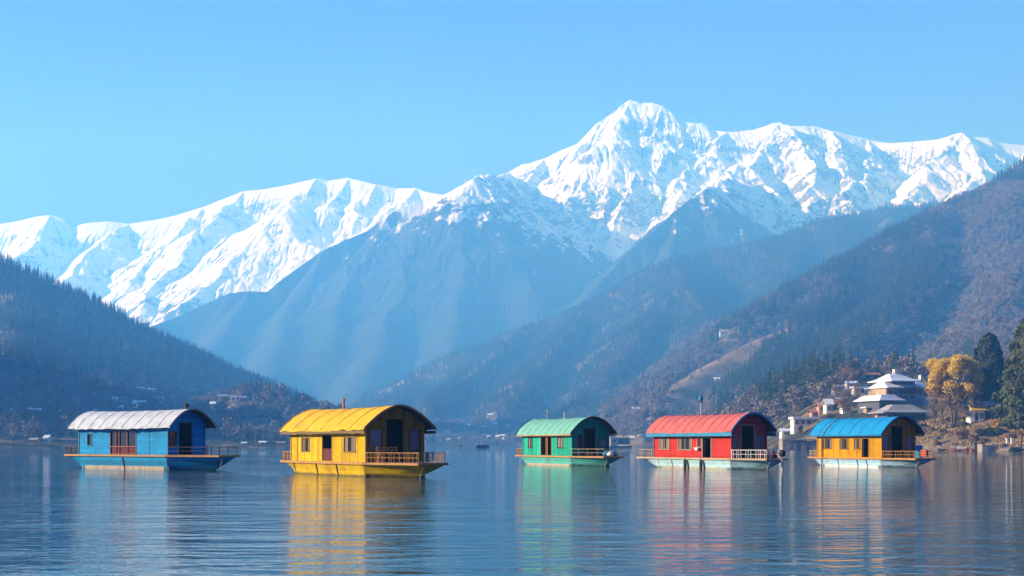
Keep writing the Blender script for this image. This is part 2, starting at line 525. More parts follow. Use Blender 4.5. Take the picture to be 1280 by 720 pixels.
MID_LINES = [
    (0.55, [(370, 540, 2250), (410, 515, 2300), (445, 500, 2400), (480, 486, 2450), (520, 471, 2470), (560, 446, 2500), (600, 431, 2550), (640, 414, 2600), (690, 397, 2650), (740, 378, 2680), (780, 361, 2700), (800, 347, 2700), (830, 331, 2750), (860, 321, 2800), (890, 314, 2850), (915, 312, 2850), (940, 301, 2900), (962, 296, 2900), (1000, 284, 3000), (1040, 271, 3000), (1080, 264, 3100), (1120, 258, 3100), (1160, 256, 3150), (1220, 251, 3300), (1320, 236, 3400), (1500, 200, 3500)]),
    (0.62, [(860, 321, 2800), (852, 350, 2450), (878, 386, 2150), (905, 425, 1850)]),
    (0.6, [(852, 350, 2450), (815, 400, 2150), (775, 450, 1850), (735, 495, 1600), (700, 530, 1400)]),
    (0.6, [(740, 378, 2680), (700, 425, 2300), (660, 468, 1950), (620, 510, 1650)]),
    (0.6, [(640, 414, 2600), (600, 455, 2250), (555, 492, 1950), (520, 530, 1650)]),
    (0.6, [(520, 471, 2470), (490, 500, 2150), (470, 530, 1900)]),
    (0.62, [(1000, 284, 3000), (985, 330, 2600), (960, 375, 2250)]),
    (0.62, [(1120, 258, 3100), (1085, 310, 2700), (1050, 350, 2350)]),
]
RIGHT_LINES = [
    (0.62, [(1750, 60, 2100), (1500, 110, 1950), (1380, 155, 1850), (1320, 185, 1800), (1283, 204, 1800), (1250, 222, 1800), (1220, 237, 1780), (1180, 258, 1750), (1160, 274, 1720), (1140, 283, 1700), (1110, 295, 1650), (1085, 313, 1620), (1060, 323, 1600), (1030, 348, 1550), (1000, 363, 1500), (975, 378, 1450), (950, 388, 1400), (925, 406, 1380), (910, 422, 1350), (885, 444, 1300), (855, 466, 1250), (820, 486, 1200), (785, 502, 1150), (745, 527, 1120), (705, 550, 1100)]),
    (0.66, [(1180, 258, 1750), (1150, 320, 1450), (1110, 385, 1180), (1070, 440, 950), (1045, 485, 760)]),
    (0.66, [(1060, 323, 1600), (1020, 385, 1300), (985, 440, 1050), (955, 490, 850)]),
    (0.66, [(1283, 204, 1800), (1275, 300, 1380), (1255, 390, 1050), (1225, 450, 800), (1190, 495, 560)]),
    (0.66, [(1500, 110, 1950), (1440, 260, 1300), (1390, 380, 850), (1350, 460, 550)]),
    (0.42, [(965, 548, 470), (1000, 533, 430), (1035, 522, 408), (1065, 512, 385), (1110, 506, 366), (1160, 499, 352), (1230, 495, 345), (1300, 488, 340), (1420, 470, 330)]),
    (0.3, [(1035, 522, 408), (1060, 490, 490), (1075, 470, 560)]),
    (0.3, [(1110, 506, 366), (1120, 480, 440), (1130, 462, 520)]),
    (0.5, [(990, 412, 1290), (972, 413, 1250), (940, 424, 1200), (915, 438, 1150), (890, 455, 1100), (865, 469, 1050), (840, 481, 1000), (800, 496, 950), (765, 516, 900)]),
]
hills = Field(-2600, 2700, 60, 3900, 9.0)
_wx = 45 * fbm(hills.X, hills.Y, 330, 3, 71) + 10 * fbm(hills.X, hills.Y, 70, 2, 73)
_wy = 45 * fbm(hills.X, hills.Y, 330, 3, 72) + 10 * fbm(hills.X, hills.Y, 70, 2, 74)
_all = LEFT_LINES + MID_LINES + RIGHT_LINES
Zr = 0.5 * ridge_field(hills.X, hills.Y, _all) + 0.5 * ridge_field(hills.X + _wx, hills.Y + _wy, _all)
Zr += 9 * ridged(hills.X + _wx, hills.Y + _wy, 210, 4, 77) * np.clip(Zr / 180, 0, 1)
_sd = shore_distance(hills.X, hills.Y)
_land = land_height(hills.X, hills.Y)
Zr = np.where(_sd > 0, np.minimum(Zr, 2 + np.where(hills.X < -330, 1.3, 0.75) * _sd), -50)  # steeper limit on the left, so the added unseen hill casts shade
_k = 10.0
_h = np.clip(0.5 + 0.5 * (Zr - _land) / _k, 0, 1)
hills.Z = np.where(_sd > 0, Zr * _h + _land * (1 - _h) + _k * 0.5 * _h * (1 - _h), _land)
hills.Z = erode(hills.Z, hills.cell, 60000, 30, 5, 0.7, protect=(_sd > 60).astype(float))
hills.Z = 0.6 * hills.Z + 0.4 * blur(hills.Z, 1)


def pixel_of(x, y, z):
    return CX + F_PIX * x / y, HY - F_PIX * (z - EYE) / y


# ---------------------------------------------------------------- terrain materials
def mountain_material():
    m = material("snow_and_rock", (0.8, 0.8, 0.8), 0.75, 0.2)
    nt = m.node_tree
    N, L = nt.nodes, nt.links
    b = N["Principled BSDF"]
    geo = N.new("ShaderNodeNewGeometry")
    sp = N.new("ShaderNodeSeparateXYZ")
    L.new(geo.outputs["Position"], sp.inputs[0])
    sn = N.new("ShaderNodeSeparateXYZ")
    L.new(geo.outputs["Normal"], sn.inputs[0])
    def noise(scale, detail, rough=0.6):
        t = N.new("ShaderNodeTexNoise")
        t.inputs["Scale"].default_value = scale
        t.inputs["Detail"].default_value = detail
        t.inputs["Roughness"].default_value = rough
        L.new(geo.outputs["Position"], t.inputs["Vector"])
        return t.outputs[0]
    def math_(op, a, c, clamp=False):
        t = N.new("ShaderNodeMath")
        t.operation = op
        t.use_clamp = clamp
        for i, v in enumerate((a, c)):
            if isinstance(v, (int, float)):
                t.inputs[i].default_value = v
            else:
                L.new(v, t.inputs[i])
        return t.outputs[0]
    def ramp(v, a, c):
        t = N.new("ShaderNodeMapRange")
        t.interpolation_type = 'SMOOTHSTEP'
        t.inputs["From Min"].default_value = a
        t.inputs["From Max"].default_value = c
        L.new(v, t.inputs[0])
        return t.outputs[0]
    n_big = noise(0.0034, 5)
    n_mid = noise(0.017, 8, 0.7)
    n_fine = noise(0.077, 6, 0.7)
    stretch = N.new("ShaderNodeMapping")
    stretch.inputs["Scale"].default_value = (0.021, 0.012, 0.0035)
    L.new(geo.outputs["Position"], stretch.inputs[0])
    n_streak = N.new("ShaderNodeTexNoise")
    n_streak.inputs["Scale"].default_value = 1.0
    n_streak.inputs["Detail"].default_value = 6.0
    n_streak.inputs["Roughness"].default_value = 0.65
    L.new(stretch.outputs[0], n_streak.inputs["Vector"])
    n_streak = n_streak.outputs[0]
    # snow line: altitude, lower on gentle ground, ragged
    alt = math_('ADD', sp.outputs[2], math_('MULTIPLY', math_('SUBTRACT', n_mid, 0.5), 340))
    alt = math_('ADD', alt, math_('MULTIPLY', math_('SUBTRACT', n_big, 0.5), 270))
    alt = math_('ADD', alt, math_('MULTIPLY', math_('SUBTRACT', n_streak, 0.5), 850))
    alt = math_('ADD', alt, math_('MULTIPLY', math_('SUBTRACT', sn.outputs[2], 0.72), 455))
    # the range behind carries snow further down than the shoulder in front of it
    alt = math_('ADD', alt, math_('MULTIPLY', ramp(sp.outputs[1], 3850, 4600), 290))
    snow_alt = ramp(alt, 785, 850)
    # bare rock where it is too steep to hold snow
    st = math_('ADD', sn.outputs[2], math_('MULTIPLY', math_('SUBTRACT', n_mid, 0.5), 0.42))
    st = math_('ADD', st, math_('MULTIPLY', math_('SUBTRACT', n_fine, 0.5), 0.25))
    hold = ramp(st, 0.54, 0.61)
    snow = math_('MULTIPLY', snow_alt, hold)
    rock = N.new("ShaderNodeMix")
    rock.data_type = 'RGBA'
    rock.inputs[6].default_value = (0.10, 0.095, 0.09, 1)
    rock.inputs[7].default_value = (0.24, 0.22, 0.20, 1)
    L.new(ramp(n_fine, 0.35, 0.65), rock.inputs[0])
    wood = N.new("ShaderNodeMix")
    wood.data_type = 'RGBA'
    wood.inputs[6].default_value = (0.020, 0.028, 0.018, 1)
    wood.inputs[7].default_value = (0.034, 0.038, 0.025, 1)
    L.new(ramp(n_mid, 0.42, 0.68), wood.inputs[0])
    low = N.new("ShaderNodeMix")
    low.data_type = 'RGBA'
    L.new(ramp(alt, 700, 900), low.inputs[0])
    L.new(wood.outputs[2], low.inputs[6])
    L.new(rock.outputs[2], low.inputs[7])
    fin = N.new("ShaderNodeMix")
    fin.data_type = 'RGBA'
    fin.inputs[7].default_value = (0.82, 0.82, 0.82, 1)
    L.new(snow, fin.inputs[0])
    L.new(low.outputs[2], fin.inputs[6])
    L.new(fin.outputs[2], b.inputs["Base Color"])
    bp = N.new("ShaderNodeBump")
    bp.inputs["Strength"].default_value = 0.3
    bp.inputs["Distance"].default_value = 9.0
    L.new(math_('ADD', n_mid, math_('MULTIPLY', n_fine, 0.35)), bp.inputs["Height"])
    L.new(bp.outputs[0], b.inputs["Normal"])
    return m


def ground_material():
    m = material("hill_ground", (0.1, 0.08, 0.05), 0.95, 0.1)
    nt = m.node_tree
    N, L = nt.nodes, nt.links
    b = N["Principled BSDF"]
    geo = N.new("ShaderNodeNewGeometry")
    def noise(scale, detail):
        t = N.new("ShaderNodeTexNoise")
        t.inputs["Scale"].default_value = scale
        t.inputs["Detail"].default_value = detail
        t.inputs["Roughness"].default_value = 0.65
        L.new(geo.outputs["Position"], t.inputs["Vector"])
        return t.outputs[0]
    def mixc(f, a, c, lo=0.35, hi=0.65):
        r = N.new("ShaderNodeMapRange")
        r.inputs["From Min"].default_value = lo
        r.inputs["From Max"].default_value = hi
        L.new(f, r.inputs[0])
        x = N.new("ShaderNodeMix")
        x.data_type = 'RGBA'
        for s, v in ((6, a), (7, c)):
            if isinstance(v, tuple):
                x.inputs[s].default_value = (*v, 1)
            else:
                L.new(v, x.inputs[s])
        L.new(r.outputs[0], x.inputs[0])
        return x.outputs[2]
    grass = mixc(noise(0.03, 8), (0.16, 0.115, 0.06), (0.27, 0.19, 0.11))
    scrub = mixc(noise(0.09, 6), (0.042, 0.044, 0.025), grass, 0.50, 0.62)
    meadow = N.new("ShaderNodeAttribute")
    meadow.attribute_name = "meadow"
    scrub = mixc(meadow.outputs["Fac"], scrub, mixc(noise(0.05, 8), (0.11, 0.085, 0.045), grass, 0.36, 0.5), 0.2, 0.8)
    L.new(scrub, b.inputs["Base Color"])
    bp = N.new("ShaderNodeBump")
    bp.inputs["Strength"].default_value = 0.5
    bp.inputs["Distance"].default_value = 1.5
    L.new(noise(0.25, 8), bp.inputs["Height"])
    L.new(bp.outputs[0], b.inputs["Normal"])
    return m


M_GROUND = ground_material()
grid_object("snow_mountains", far.xs, far.ys, far.Z, mountain_material(), smooth=False)
hill_mesh = grid_object("hills", hills.xs, hills.ys, hills.Z, M_GROUND).data
CLEARING = [at(*p) for p in [(990, 412, 1290), (972, 413, 1250), (940, 424, 1200), (915, 438, 1150), (890, 455, 1100), (865, 469, 1050), (840, 481, 1000), (800, 496, 950), (765, 516, 900)]]


def clearing_distance(x, y):
    d = np.full(x.shape, 1e9)
    for a, b in zip(CLEARING[:-1], CLEARING[1:]):
        dx, dy = b.x - a.x, b.y - a.y
        t = np.clip(((x - a.x) * dx + (y - a.y) * dy) / (dx * dx + dy * dy), 0, 1)
        np.minimum(d, np.hypot(x - a.x - t * dx, y - a.y - t * dy), out=d)
    return d


# open grassland: the cleared strip, the bank by the right shore, a few ribs of the middle hills
_meadow = np.clip(1.4 - clearing_distance(hills.X, hills.Y) / 50.0, 0, 1)
_meadow = np.maximum(_meadow, np.clip(1 - _sd / 90, 0, 1) * (hills.X > 60) * (hills.Y < 345))
_meadow = np.maximum(_meadow, np.clip(3.0 * fbm(hills.X, hills.Y, 420, 4, 150) - 0.55, 0, 0.75) * (hills.Y > 1300) * (hills.X < 250))
_at = hill_mesh.attributes.new("meadow", 'FLOAT', 'POINT')
_at.data.foreach_set("value", _meadow.astype(np.float32).ravel())
lake_bed = MB().add([(-60000, -3000, -7), (60000, -3000, -7), (60000, 60000, -7), (-60000, 60000, -7)], [(0, 1, 2, 3)]).build("ground", M_GROUND)
setting(lake_bed)


# ---------------------------------------------------------------- lake
def water_material():
    m = material("lake_water", (0.012, 0.085, 0.120), 0.0, 0.5)
    nt = m.node_tree
    N, L = nt.nodes, nt.links
    b = N["Principled BSDF"]
    b.inputs["IOR"].default_value = 1.333
    b.inputs["Roughness"].default_value = 0.03
    geo = N.new("ShaderNodeNewGeometry")
    def waves(sx, sy, detail, rough, dist=0.0):
        mp = N.new("ShaderNodeMapping")
        mp.inputs["Scale"].default_value = (sx, sy, 1)
        L.new(geo.outputs["Position"], mp.inputs[0])
        t = N.new("ShaderNodeTexNoise")
        t.inputs["Scale"].default_value = 1.0
        t.inputs["Detail"].default_value = detail
        t.inputs["Roughness"].default_value = rough
        t.inputs["Distortion"].default_value = dist
        L.new(mp.outputs[0], t.inputs["Vector"])
        return t.outputs[0]
    def scaled(v, k):
        t = N.new("ShaderNodeMath")
        t.operation = 'MULTIPLY'
        t.inputs[1].default_value = k
        L.new(v, t.inputs[0])
        return t.outputs[0]
    def plus(a, c):
        t = N.new("ShaderNodeMath")
        t.operation = 'ADD'
        L.new(a, t.inputs[0])
        L.new(c, t.inputs[1])
        return t.outputs[0]
    ripples = plus(plus(scaled(waves(1.0, 2.4, 3, 0.5, 0.3), 0.028), scaled(waves(0.24, 0.6, 2, 0.4), 0.058)), scaled(waves(3.6, 7.0, 2, 0.5), 0.0075))
    # cat's paws: patches where the breeze roughens the surface
    patch = waves(0.018, 0.05, 4, 0.6)
    pr = N.new("ShaderNodeMapRange")
    pr.inputs["From Min"].default_value = 0.35
    pr.inputs["From Max"].default_value = 0.65
    pr.inputs["To Min"].default_value = 0.45
    pr.inputs["To Max"].default_value = 1.35
    L.new(patch, pr.inputs[0])
    mul = N.new("ShaderNodeMath")
    mul.operation = 'MULTIPLY'
    L.new(ripples, mul.inputs[0])
    L.new(pr.outputs[0], mul.inputs[1])
    bp = N.new("ShaderNodeBump")
    bp.inputs["Strength"].default_value = 1.0
    bp.inputs["Distance"].default_value = 1.0
    L.new(mul.outputs[0], bp.inputs["Height"])
    L.new(bp.outputs[0], b.inputs["Normal"])
    return m


lake = MB().add([(-2700, -900, 0), (2800, -900, 0), (2800, 1500, 0), (-2700, 1500, 0)], [(0, 1, 2, 3)]).build("lake_water", water_material())
setting(lake)

# ---------------------------------------------------------------- haze in the valley air
hz = bpy.data.materials.new("haze")
hz.use_nodes = True
hz.node_tree.nodes.clear()
h_out = hz.node_tree.nodes.new("ShaderNodeOutputMaterial")
h_vol = hz.node_tree.nodes.new("ShaderNodeVolumePrincipled")
h_vol.inputs["Color"].default_value = (0.115, 0.455, 1.0, 1)
h_vol.inputs["Absorption Color"].default_value = (1, 1, 1, 1)
h_vol.inputs["Density"].default_value = 4.2e-4
h_vol.inputs["Anisotropy"].default_value = 0.0
hz.node_tree.links.new(h_vol.outputs[0], h_out.inputs["Volume"])
haze = MB().box(-2820, 3470, -300, 6460, -8, 1620).build("haze", hz)
setting(haze, "stuff")
# ---------------------------------------------------------------- trees
def foliage_material(name, a, c, scale=0.6):
    m = material(name, a, 0.8, 0.15)
    nt = m.node_tree
    N, L = nt.nodes, nt.links
    b = N["Principled BSDF"]
    oi = N.new("ShaderNodeObjectInfo")
    geo = N.new("ShaderNodeNewGeometry")
    t = N.new("ShaderNodeTexNoise")
    t.inputs["Scale"].default_value = scale
    t.inputs["Detail"].default_value = 3.0
    L.new(geo.outputs["Position"], t.inputs["Vector"])
    ad = N.new("ShaderNodeMath")
    ad.operation = 'ADD'
    L.new(t.outputs[0], ad.inputs[0])
    mu = N.new("ShaderNodeMath")
    mu.operation = 'MULTIPLY_ADD'
    mu.inputs[1].default_value = 0.7
    mu.inputs[2].default_value = -0.35
    L.new(oi.outputs["Random"], mu.inputs[0])
    L.new(mu.outputs[0], ad.inputs[1])
    r = N.new("ShaderNodeMapRange")
    r.inputs["From Min"].default_value = 0.25
    r.inputs["From Max"].default_value = 0.75
    L.new(ad.outputs[0], r.inputs[0])
    x = N.new("ShaderNodeMix")
    x.data_type = 'RGBA'
    x.inputs[6].default_value = (*a, 1)
    x.inputs[7].default_value = (*c, 1)
    L.new(r.outputs[0], x.inputs[0])
    L.new(x.outputs[2], b.inputs["Base Color"])
    return m


M_CONIFER = foliage_material("conifer_needles", (0.030, 0.066, 0.034), (0.082, 0.12, 0.056))
M_TWIGS = foliage_material("bare_twigs", (0.125, 0.100, 0.085), (0.225, 0.180, 0.150))
M_RUSSET = foliage_material("russet_leaves", (0.19, 0.105, 0.045), (0.30, 0.17, 0.07))
M_BARK = weathered("bark", (0.10, 0.075, 0.055), (0.17, 0.13, 0.10), 4.0, 0.9, 0.4, (1, 1, 0.2))


def scatter_faces(rng, centres, normals, size, jitter=0.5, aspect=1.0):
    """One small tilted quad per centre."""
    n = len(centres)
    nn = normals + rng.normal(0, jitter, (n, 3))
    nn /= np.linalg.norm(nn, axis=1)[:, None] + 1e-9
    h = rng.normal(0, 1, (n, 3))
    e1 = np.cross(nn, h)
    e1 /= np.linalg.norm(e1, axis=1)[:, None] + 1e-9
    e2 = np.cross(nn, e1)
    s = (size * rng.uniform(0.6, 1.4, n))[:, None]
    a, c = e1 * s, e2 * s * aspect
    q = np.stack([centres - a - c, centres + a - c * 0.6, centres + a * 0.8 + c, centres - a * 0.7 + c * 1.1], 1)
    return q.reshape(-1, 3), [(4 * i, 4 * i + 1, 4 * i + 2, 4 * i + 3) for i in range(n)]


def unlink(o):
    COL.objects.unlink(o)
    return o


class Tree:
    """Crown and trunk collected apart; join() makes one mesh, stand() a thing with parts."""
    def __init__(self):
        self.crown, self.trunk = MB(), MB()

    def join(self, name, mats):
        j = MB()
        j.add(self.crown.v, self.crown.f, 0)
        j.add(self.trunk.v, self.trunk.f, 1)
        return unlink(j.build(name, mats))

    def part_meshes(self, mats):
        c = self.crown.build("crown", mats[0])
        t = self.trunk.build("trunk", mats[1])
        unlink(c)
        unlink(t)
        return c, t


def conifer_mesh(seed, h, r, sprays):
    """Spruce: drooping sprays in whorls round a trunk, ragged edge, thin top."""
    g = np.random.default_rng(seed)
    tree = Tree()
    mb = tree.crown
    tree.trunk.tube([(0, 0, -1.0), (0.03 * r, 0, h * 0.5), (0, 0.02 * r, h * 0.97)], r * 0.075, 5, 0, 0.03)
    t = g.uniform(0, 1, sprays) ** 0.8
    z = h * (0.10 + 0.89 * t)
    rad = r * (1 - t) ** 0.8 * (0.72 + 0.28 * np.sin(t * 38 + g.uniform(0, 6))) * g.uniform(0.55, 1.1, sprays) + 0.05
    a = g.uniform(0, 2 * np.pi, sprays)
    lop = 1 + 0.18 * np.sin(a * 2 + g.uniform(0, 6)) + 0.12 * np.sin(a * 3 + t * 9)
    rad *= lop
    for k in range(sprays):
        ca, sa = math.cos(a[k]), math.sin(a[k])
        ro, ri = rad[k], rad[k] * 0.15
        w = 0.32 * ro + 0.12
        drop = 0.35 * ro
        mb.add([(ri * ca, ri * sa, z[k] + 0.1 * ro), (ro * 0.65 * ca - w * sa, ro * 0.65 * sa + w * ca, z[k] - drop * 0.6 + g.uniform(-.1, .1)), (ro * ca, ro * sa, z[k] - drop),
                (ro * 0.6 * ca + w * sa, ro * 0.6 * sa - w * ca, z[k] - drop * 0.7 + g.uniform(-.1, .1))], [(0, 1, 2, 3)], 0)
    return tree


def broadleaf_mesh(seed, h, r, leaves, size, clumps=9, crown_low=0.3):
    """Winter or autumn tree: trunk, limbs and a crown of clumps of small faces with gaps between."""
    g = np.random.default_rng(seed)
    tree = Tree()
    mb = tree.trunk
    zc = h * (1 + crown_low) / 2
    cs = []
    for k in range(clumps):
        a = 2 * math.pi * k / clumps * 2.4 + g.uniform(-.4, .4)
        f = g.uniform(0.15, 0.72)
        cs.append((r * f * math.cos(a), r * f * math.sin(a), zc + (h - zc) * 0.72 * g.uniform(-0.95, 0.95), r * g.uniform(0.32, 0.5)))
    mb.tube([(0, 0, -1.0), (0.02 * h, 0, h * 0.22), (0, 0.02 * h, h * 0.62)], h * 0.022, 6, 0, h * 0.008)
    for c in cs:
        b0 = h * g.uniform(0.15, 0.4)
        mb.tube([(0, 0, b0), (c[0] * 0.5, c[1] * 0.5, (b0 + c[2]) / 2 + 0.03 * h), c[:3]], h * 0.009, 4, 0, h * 0.002)
    per = leaves // clumps
    P, Nn = [], []
    for c in cs:
        d = g.normal(0, 1, (per, 3))
        d /= np.linalg.norm(d, axis=1)[:, None]
        rr = c[3] * g.uniform(0.25, 1.12, per)[:, None]
        P.append(np.array(c[:3]) + d * rr * np.array([1, 1, 0.9]))
        Nn.append(d)
    v, f = scatter_faces(g, np.concatenate(P), np.concatenate(Nn), size, 0.7)
    tree.crown.add(v, f, 0)
    return tree


FORMS = {
    "conifer": ([conifer_mesh(100 + k, 15 + 1.5 * (k % 3), 2.9 + 0.35 * (k % 2), 190) for k in range(5)], [M_CONIFER, M_BARK]),
    "bare": ([broadleaf_mesh(200 + k, 10.5 + k % 3, 5.2, 420, 0.33, 9, 0.15) for k in range(5)], [M_TWIGS, M_BARK]),
    "russet": ([broadleaf_mesh(300 + k, 10 + k % 2, 4.8, 420, 0.33, 8, 0.2) for k in range(2)], [M_RUSSET, M_BARK]),
}
KINDS = {k: [t.join(k + "_tree_kind", m) for t in ts] for k, (ts, m) in FORMS.items()}


def wood(name, pts, scales, turns, kinds):
    """A wood that reads as one mass: one object whose points carry trees."""
    me = bpy.data.meshes.new(name)
    me.vertices.add(len(pts))
    me.vertices.foreach_set("co", np.asarray(pts, dtype=np.float32).ravel())
    for nm, arr, ty in (("size", scales, 'FLOAT'), ("turn", turns, 'FLOAT')):
        at_ = me.attributes.new(nm, ty, 'POINT')
        at_.data.foreach_set("value", np.asarray(arr, dtype=np.float32))
    kind_i = me.attributes.new("kind_index", 'INT', 'POINT')
    kind_i.data.foreach_set("value", RNG.integers(0, len(kinds), len(pts)).astype(np.int32))
    o = bpy.data.objects.new(name, me)
    COL.objects.link(o)
    setting(o, "stuff")
    pc = bpy.data.collections.new(name + "_kinds")
    for k in kinds:
        pc.objects.link(k)
    ng = bpy.data.node_groups.new(name + "_planting", 'GeometryNodeTree')
    ng.interface.new_socket("Geometry", in_out='INPUT', socket_type='NodeSocketGeometry')
    ng.interface.new_socket("Geometry", in_out='OUTPUT', socket_type='NodeSocketGeometry')
    N, L = ng.nodes, ng.links
    gi, go = N.new("NodeGroupInput"), N.new("NodeGroupOutput")
    ip = N.new("GeometryNodeInstanceOnPoints")
    ci = N.new("GeometryNodeCollectionInfo")
    ci.inputs["Collection"].default_value = pc
    ci.inputs["Separate Children"].default_value = True
    ci.inputs["Reset Children"].default_value = True
    def attr(nm, ty):
        a = N.new("GeometryNodeInputNamedAttribute")
        a.data_type = ty
        a.inputs["Name"].default_value = nm
        return a.outputs[0]
    cx = N.new("ShaderNodeCombineXYZ")
    L.new(attr("turn", 'FLOAT'), cx.inputs[2])
    L.new(gi.outputs[0], ip.inputs["Points"])
    L.new(ci.outputs[0], ip.inputs["Instance"])
    ip.inputs["Pick Instance"].default_value = True
    L.new(attr("kind_index", 'INT'), ip.inputs["Instance Index"])
    L.new(cx.outputs[0], ip.inputs["Rotation"])
    L.new(attr("size", 'FLOAT'), ip.inputs["Scale"])
    L.new(ip.outputs[0], go.inputs[0])
    md = o.modifiers.new("planting", 'NODES')
    md.node_group = ng
    return o


# ---------------------------------------------------------------- houseboats
def plank_paint(name, col, pitch=0.16, worn=(0.5, 0.45, 0.4), groove=True, wear=0.25, axis='Z', rough=0.6):
    """Painted boards: tone shifts from board to board, dark gaps between them, worn and dirty patches."""
    dark = tuple(c * 0.72 for c in col)
    m = weathered(name, col, dark, 1.7, rough, 0.12, (1, 1, 2.5), 0.10, worn, min(0.75, wear * 1.5))
    nt = m.node_tree
    N, L = nt.nodes, nt.links
    b = N["Principled BSDF"]
    tc = N.new("ShaderNodeTexCoord")
    sp = N.new("ShaderNodeSeparateXYZ")
    L.new(tc.outputs["Object"], sp.inputs[0])
    dv = N.new("ShaderNodeMath")
    dv.operation = 'DIVIDE'
    dv.inputs[1].default_value = pitch
    L.new(sp.outputs[axis], dv.inputs[0])
    fr = N.new("ShaderNodeMath")
    fr.operation = 'FRACT'
    L.new(dv.outputs[0], fr.inputs[0])
    fl = N.new("ShaderNodeMath")
    fl.operation = 'FLOOR'
    L.new(dv.outputs[0], fl.inputs[0])
    wnz = N.new("ShaderNodeTexWhiteNoise")
    wnz.noise_dimensions = '1D'
    L.new(fl.outputs[0], wnz.inputs["W"])
    tone = N.new("ShaderNodeMapRange")
    tone.inputs["To Min"].default_value = 0.72
    tone.inputs["To Max"].default_value = 1.10
    L.new(wnz.outputs[0], tone.inputs[0])
    gap = N.new("ShaderNodeMapRange")
    gap.inputs["From Min"].default_value = 0.0
    gap.inputs["From Max"].default_value = 0.14
    gap.inputs["To Min"].default_value = 0.35 if groove else 1.0
    L.new(fr.outputs[0], gap.inputs[0])
    ml = N.new("ShaderNodeMath")
    ml.operation = 'MULTIPLY'
    L.new(tone.outputs[0], ml.inputs[0])
    L.new(gap.outputs[0], ml.inputs[1])
    src = b.inputs["Base Color"].links[0].from_socket
    if "hull" in name:                                   # weed and scum a hand's breadth above the water
        zz = N.new("ShaderNodeSeparateXYZ")
        L.new(tc.outputs["Object"], zz.inputs[0])
        wob = N.new("ShaderNodeTexNoise")
        wob.inputs["Scale"].default_value = 2.2
        wob.inputs["Detail"].default_value = 5.0
        L.new(tc.outputs["Object"], wob.inputs["Vector"])
        hgt = N.new("ShaderNodeMath")
        hgt.operation = 'MULTIPLY_ADD'
        hgt.inputs[1].default_value = -0.20
        L.new(wob.outputs[0], hgt.inputs[0])
        L.new(zz.outputs[2], hgt.inputs[2])
        wr = N.new("ShaderNodeMapRange")
        wr.inputs["From Min"].default_value = 0.06
        wr.inputs["From Max"].default_value = -0.06
        wr.inputs["To Max"].default_value = 0.8
        L.new(hgt.outputs[0], wr.inputs[0])
        wm = N.new("ShaderNodeMix")
        wm.data_type = 'RGBA'
        wm.inputs[7].default_value = (0.055, 0.055, 0.035, 1)
        L.new(wr.outputs[0], wm.inputs[0])
        L.new(src, wm.inputs[6])
        src = wm.outputs[2]
    mx = N.new("ShaderNodeVectorMath")
    mx.operation = 'SCALE'
    L.new(src, mx.inputs[0])
    L.new(ml.outputs[0], mx.inputs["Scale"])
    L.new(mx.outputs[0], b.inputs["Base Color"])
    return m


M_TIMBER = weathered("deck_timber", (0.34, 0.20, 0.10), (0.22, 0.13, 0.07), 5, 0.75, 0.2, (0.4, 3, 3), 0.2, (0.12, 0.09, 0.07), 0.5)
M_PALE_TIMBER = weathered("pale_timber", (0.45, 0.34, 0.22), (0.33, 0.24, 0.16), 5, 0.75, 0.2, (0.4, 3, 3), 0.2, (0.15, 0.12, 0.1), 0.4)
M_DARK_TIMBER = weathered("dark_timber", (0.075, 0.048, 0.032), (0.045, 0.03, 0.022), 5, 0.7, 0.2)
M_RED_TIMBER = weathered("red_brown_timber", (0.26, 0.075, 0.045), (0.17, 0.05, 0.035), 5, 0.65, 0.2)
M_INSIDE = material("shade_dark_interior", (0.022, 0.016, 0.013), 0.9, 0.1)  # shade inside the cabin is put into this near-black colour
M_CURTAIN = weathered("curtain_cloth", (0.30, 0.24, 0.21), (0.19, 0.14, 0.12), 6, 0.9, 0.3, (8, 8, 0.4), 0.1)
M_MAROON = weathered("maroon_cloth", (0.17, 0.05, 0.05), (0.09, 0.03, 0.035), 6, 0.9, 0.3, (8, 8, 0.4), 0.1)
M_GLASS = material("window_glass", (0.02, 0.025, 0.03), 0.06, 0.5)
M_STEEL = weathered("painted_steel", (0.42, 0.42, 0.42), (0.30, 0.29, 0.28), 8, 0.5, 0.1, stain=(0.2, 0.11, 0.06), stain_amount=0.5)
M_WHITE = weathered("white_paint", (0.74, 0.73, 0.70), (0.62, 0.60, 0.56), 6, 0.55, 0.1, stain=(0.3, 0.24, 0.18), stain_amount=0.4)
M_RUBBER = material("black_rubber", (0.02, 0.02, 0.02), 0.7, 0.3)
M_ROPE = weathered("rope", (0.40, 0.33, 0.24), (0.28, 0.22, 0.16), 20, 0.9, 0.3)
M_BLUE_PLASTIC = weathered("blue_plastic", (0.05, 0.30, 0.50), (0.04, 0.24, 0.42), 6, 0.4, 0.05)
M_ORANGE_CLOTH = weathered("orange_cloth", (0.62, 0.11, 0.03), (0.48, 0.08, 0.025), 9, 0.8, 0.2)


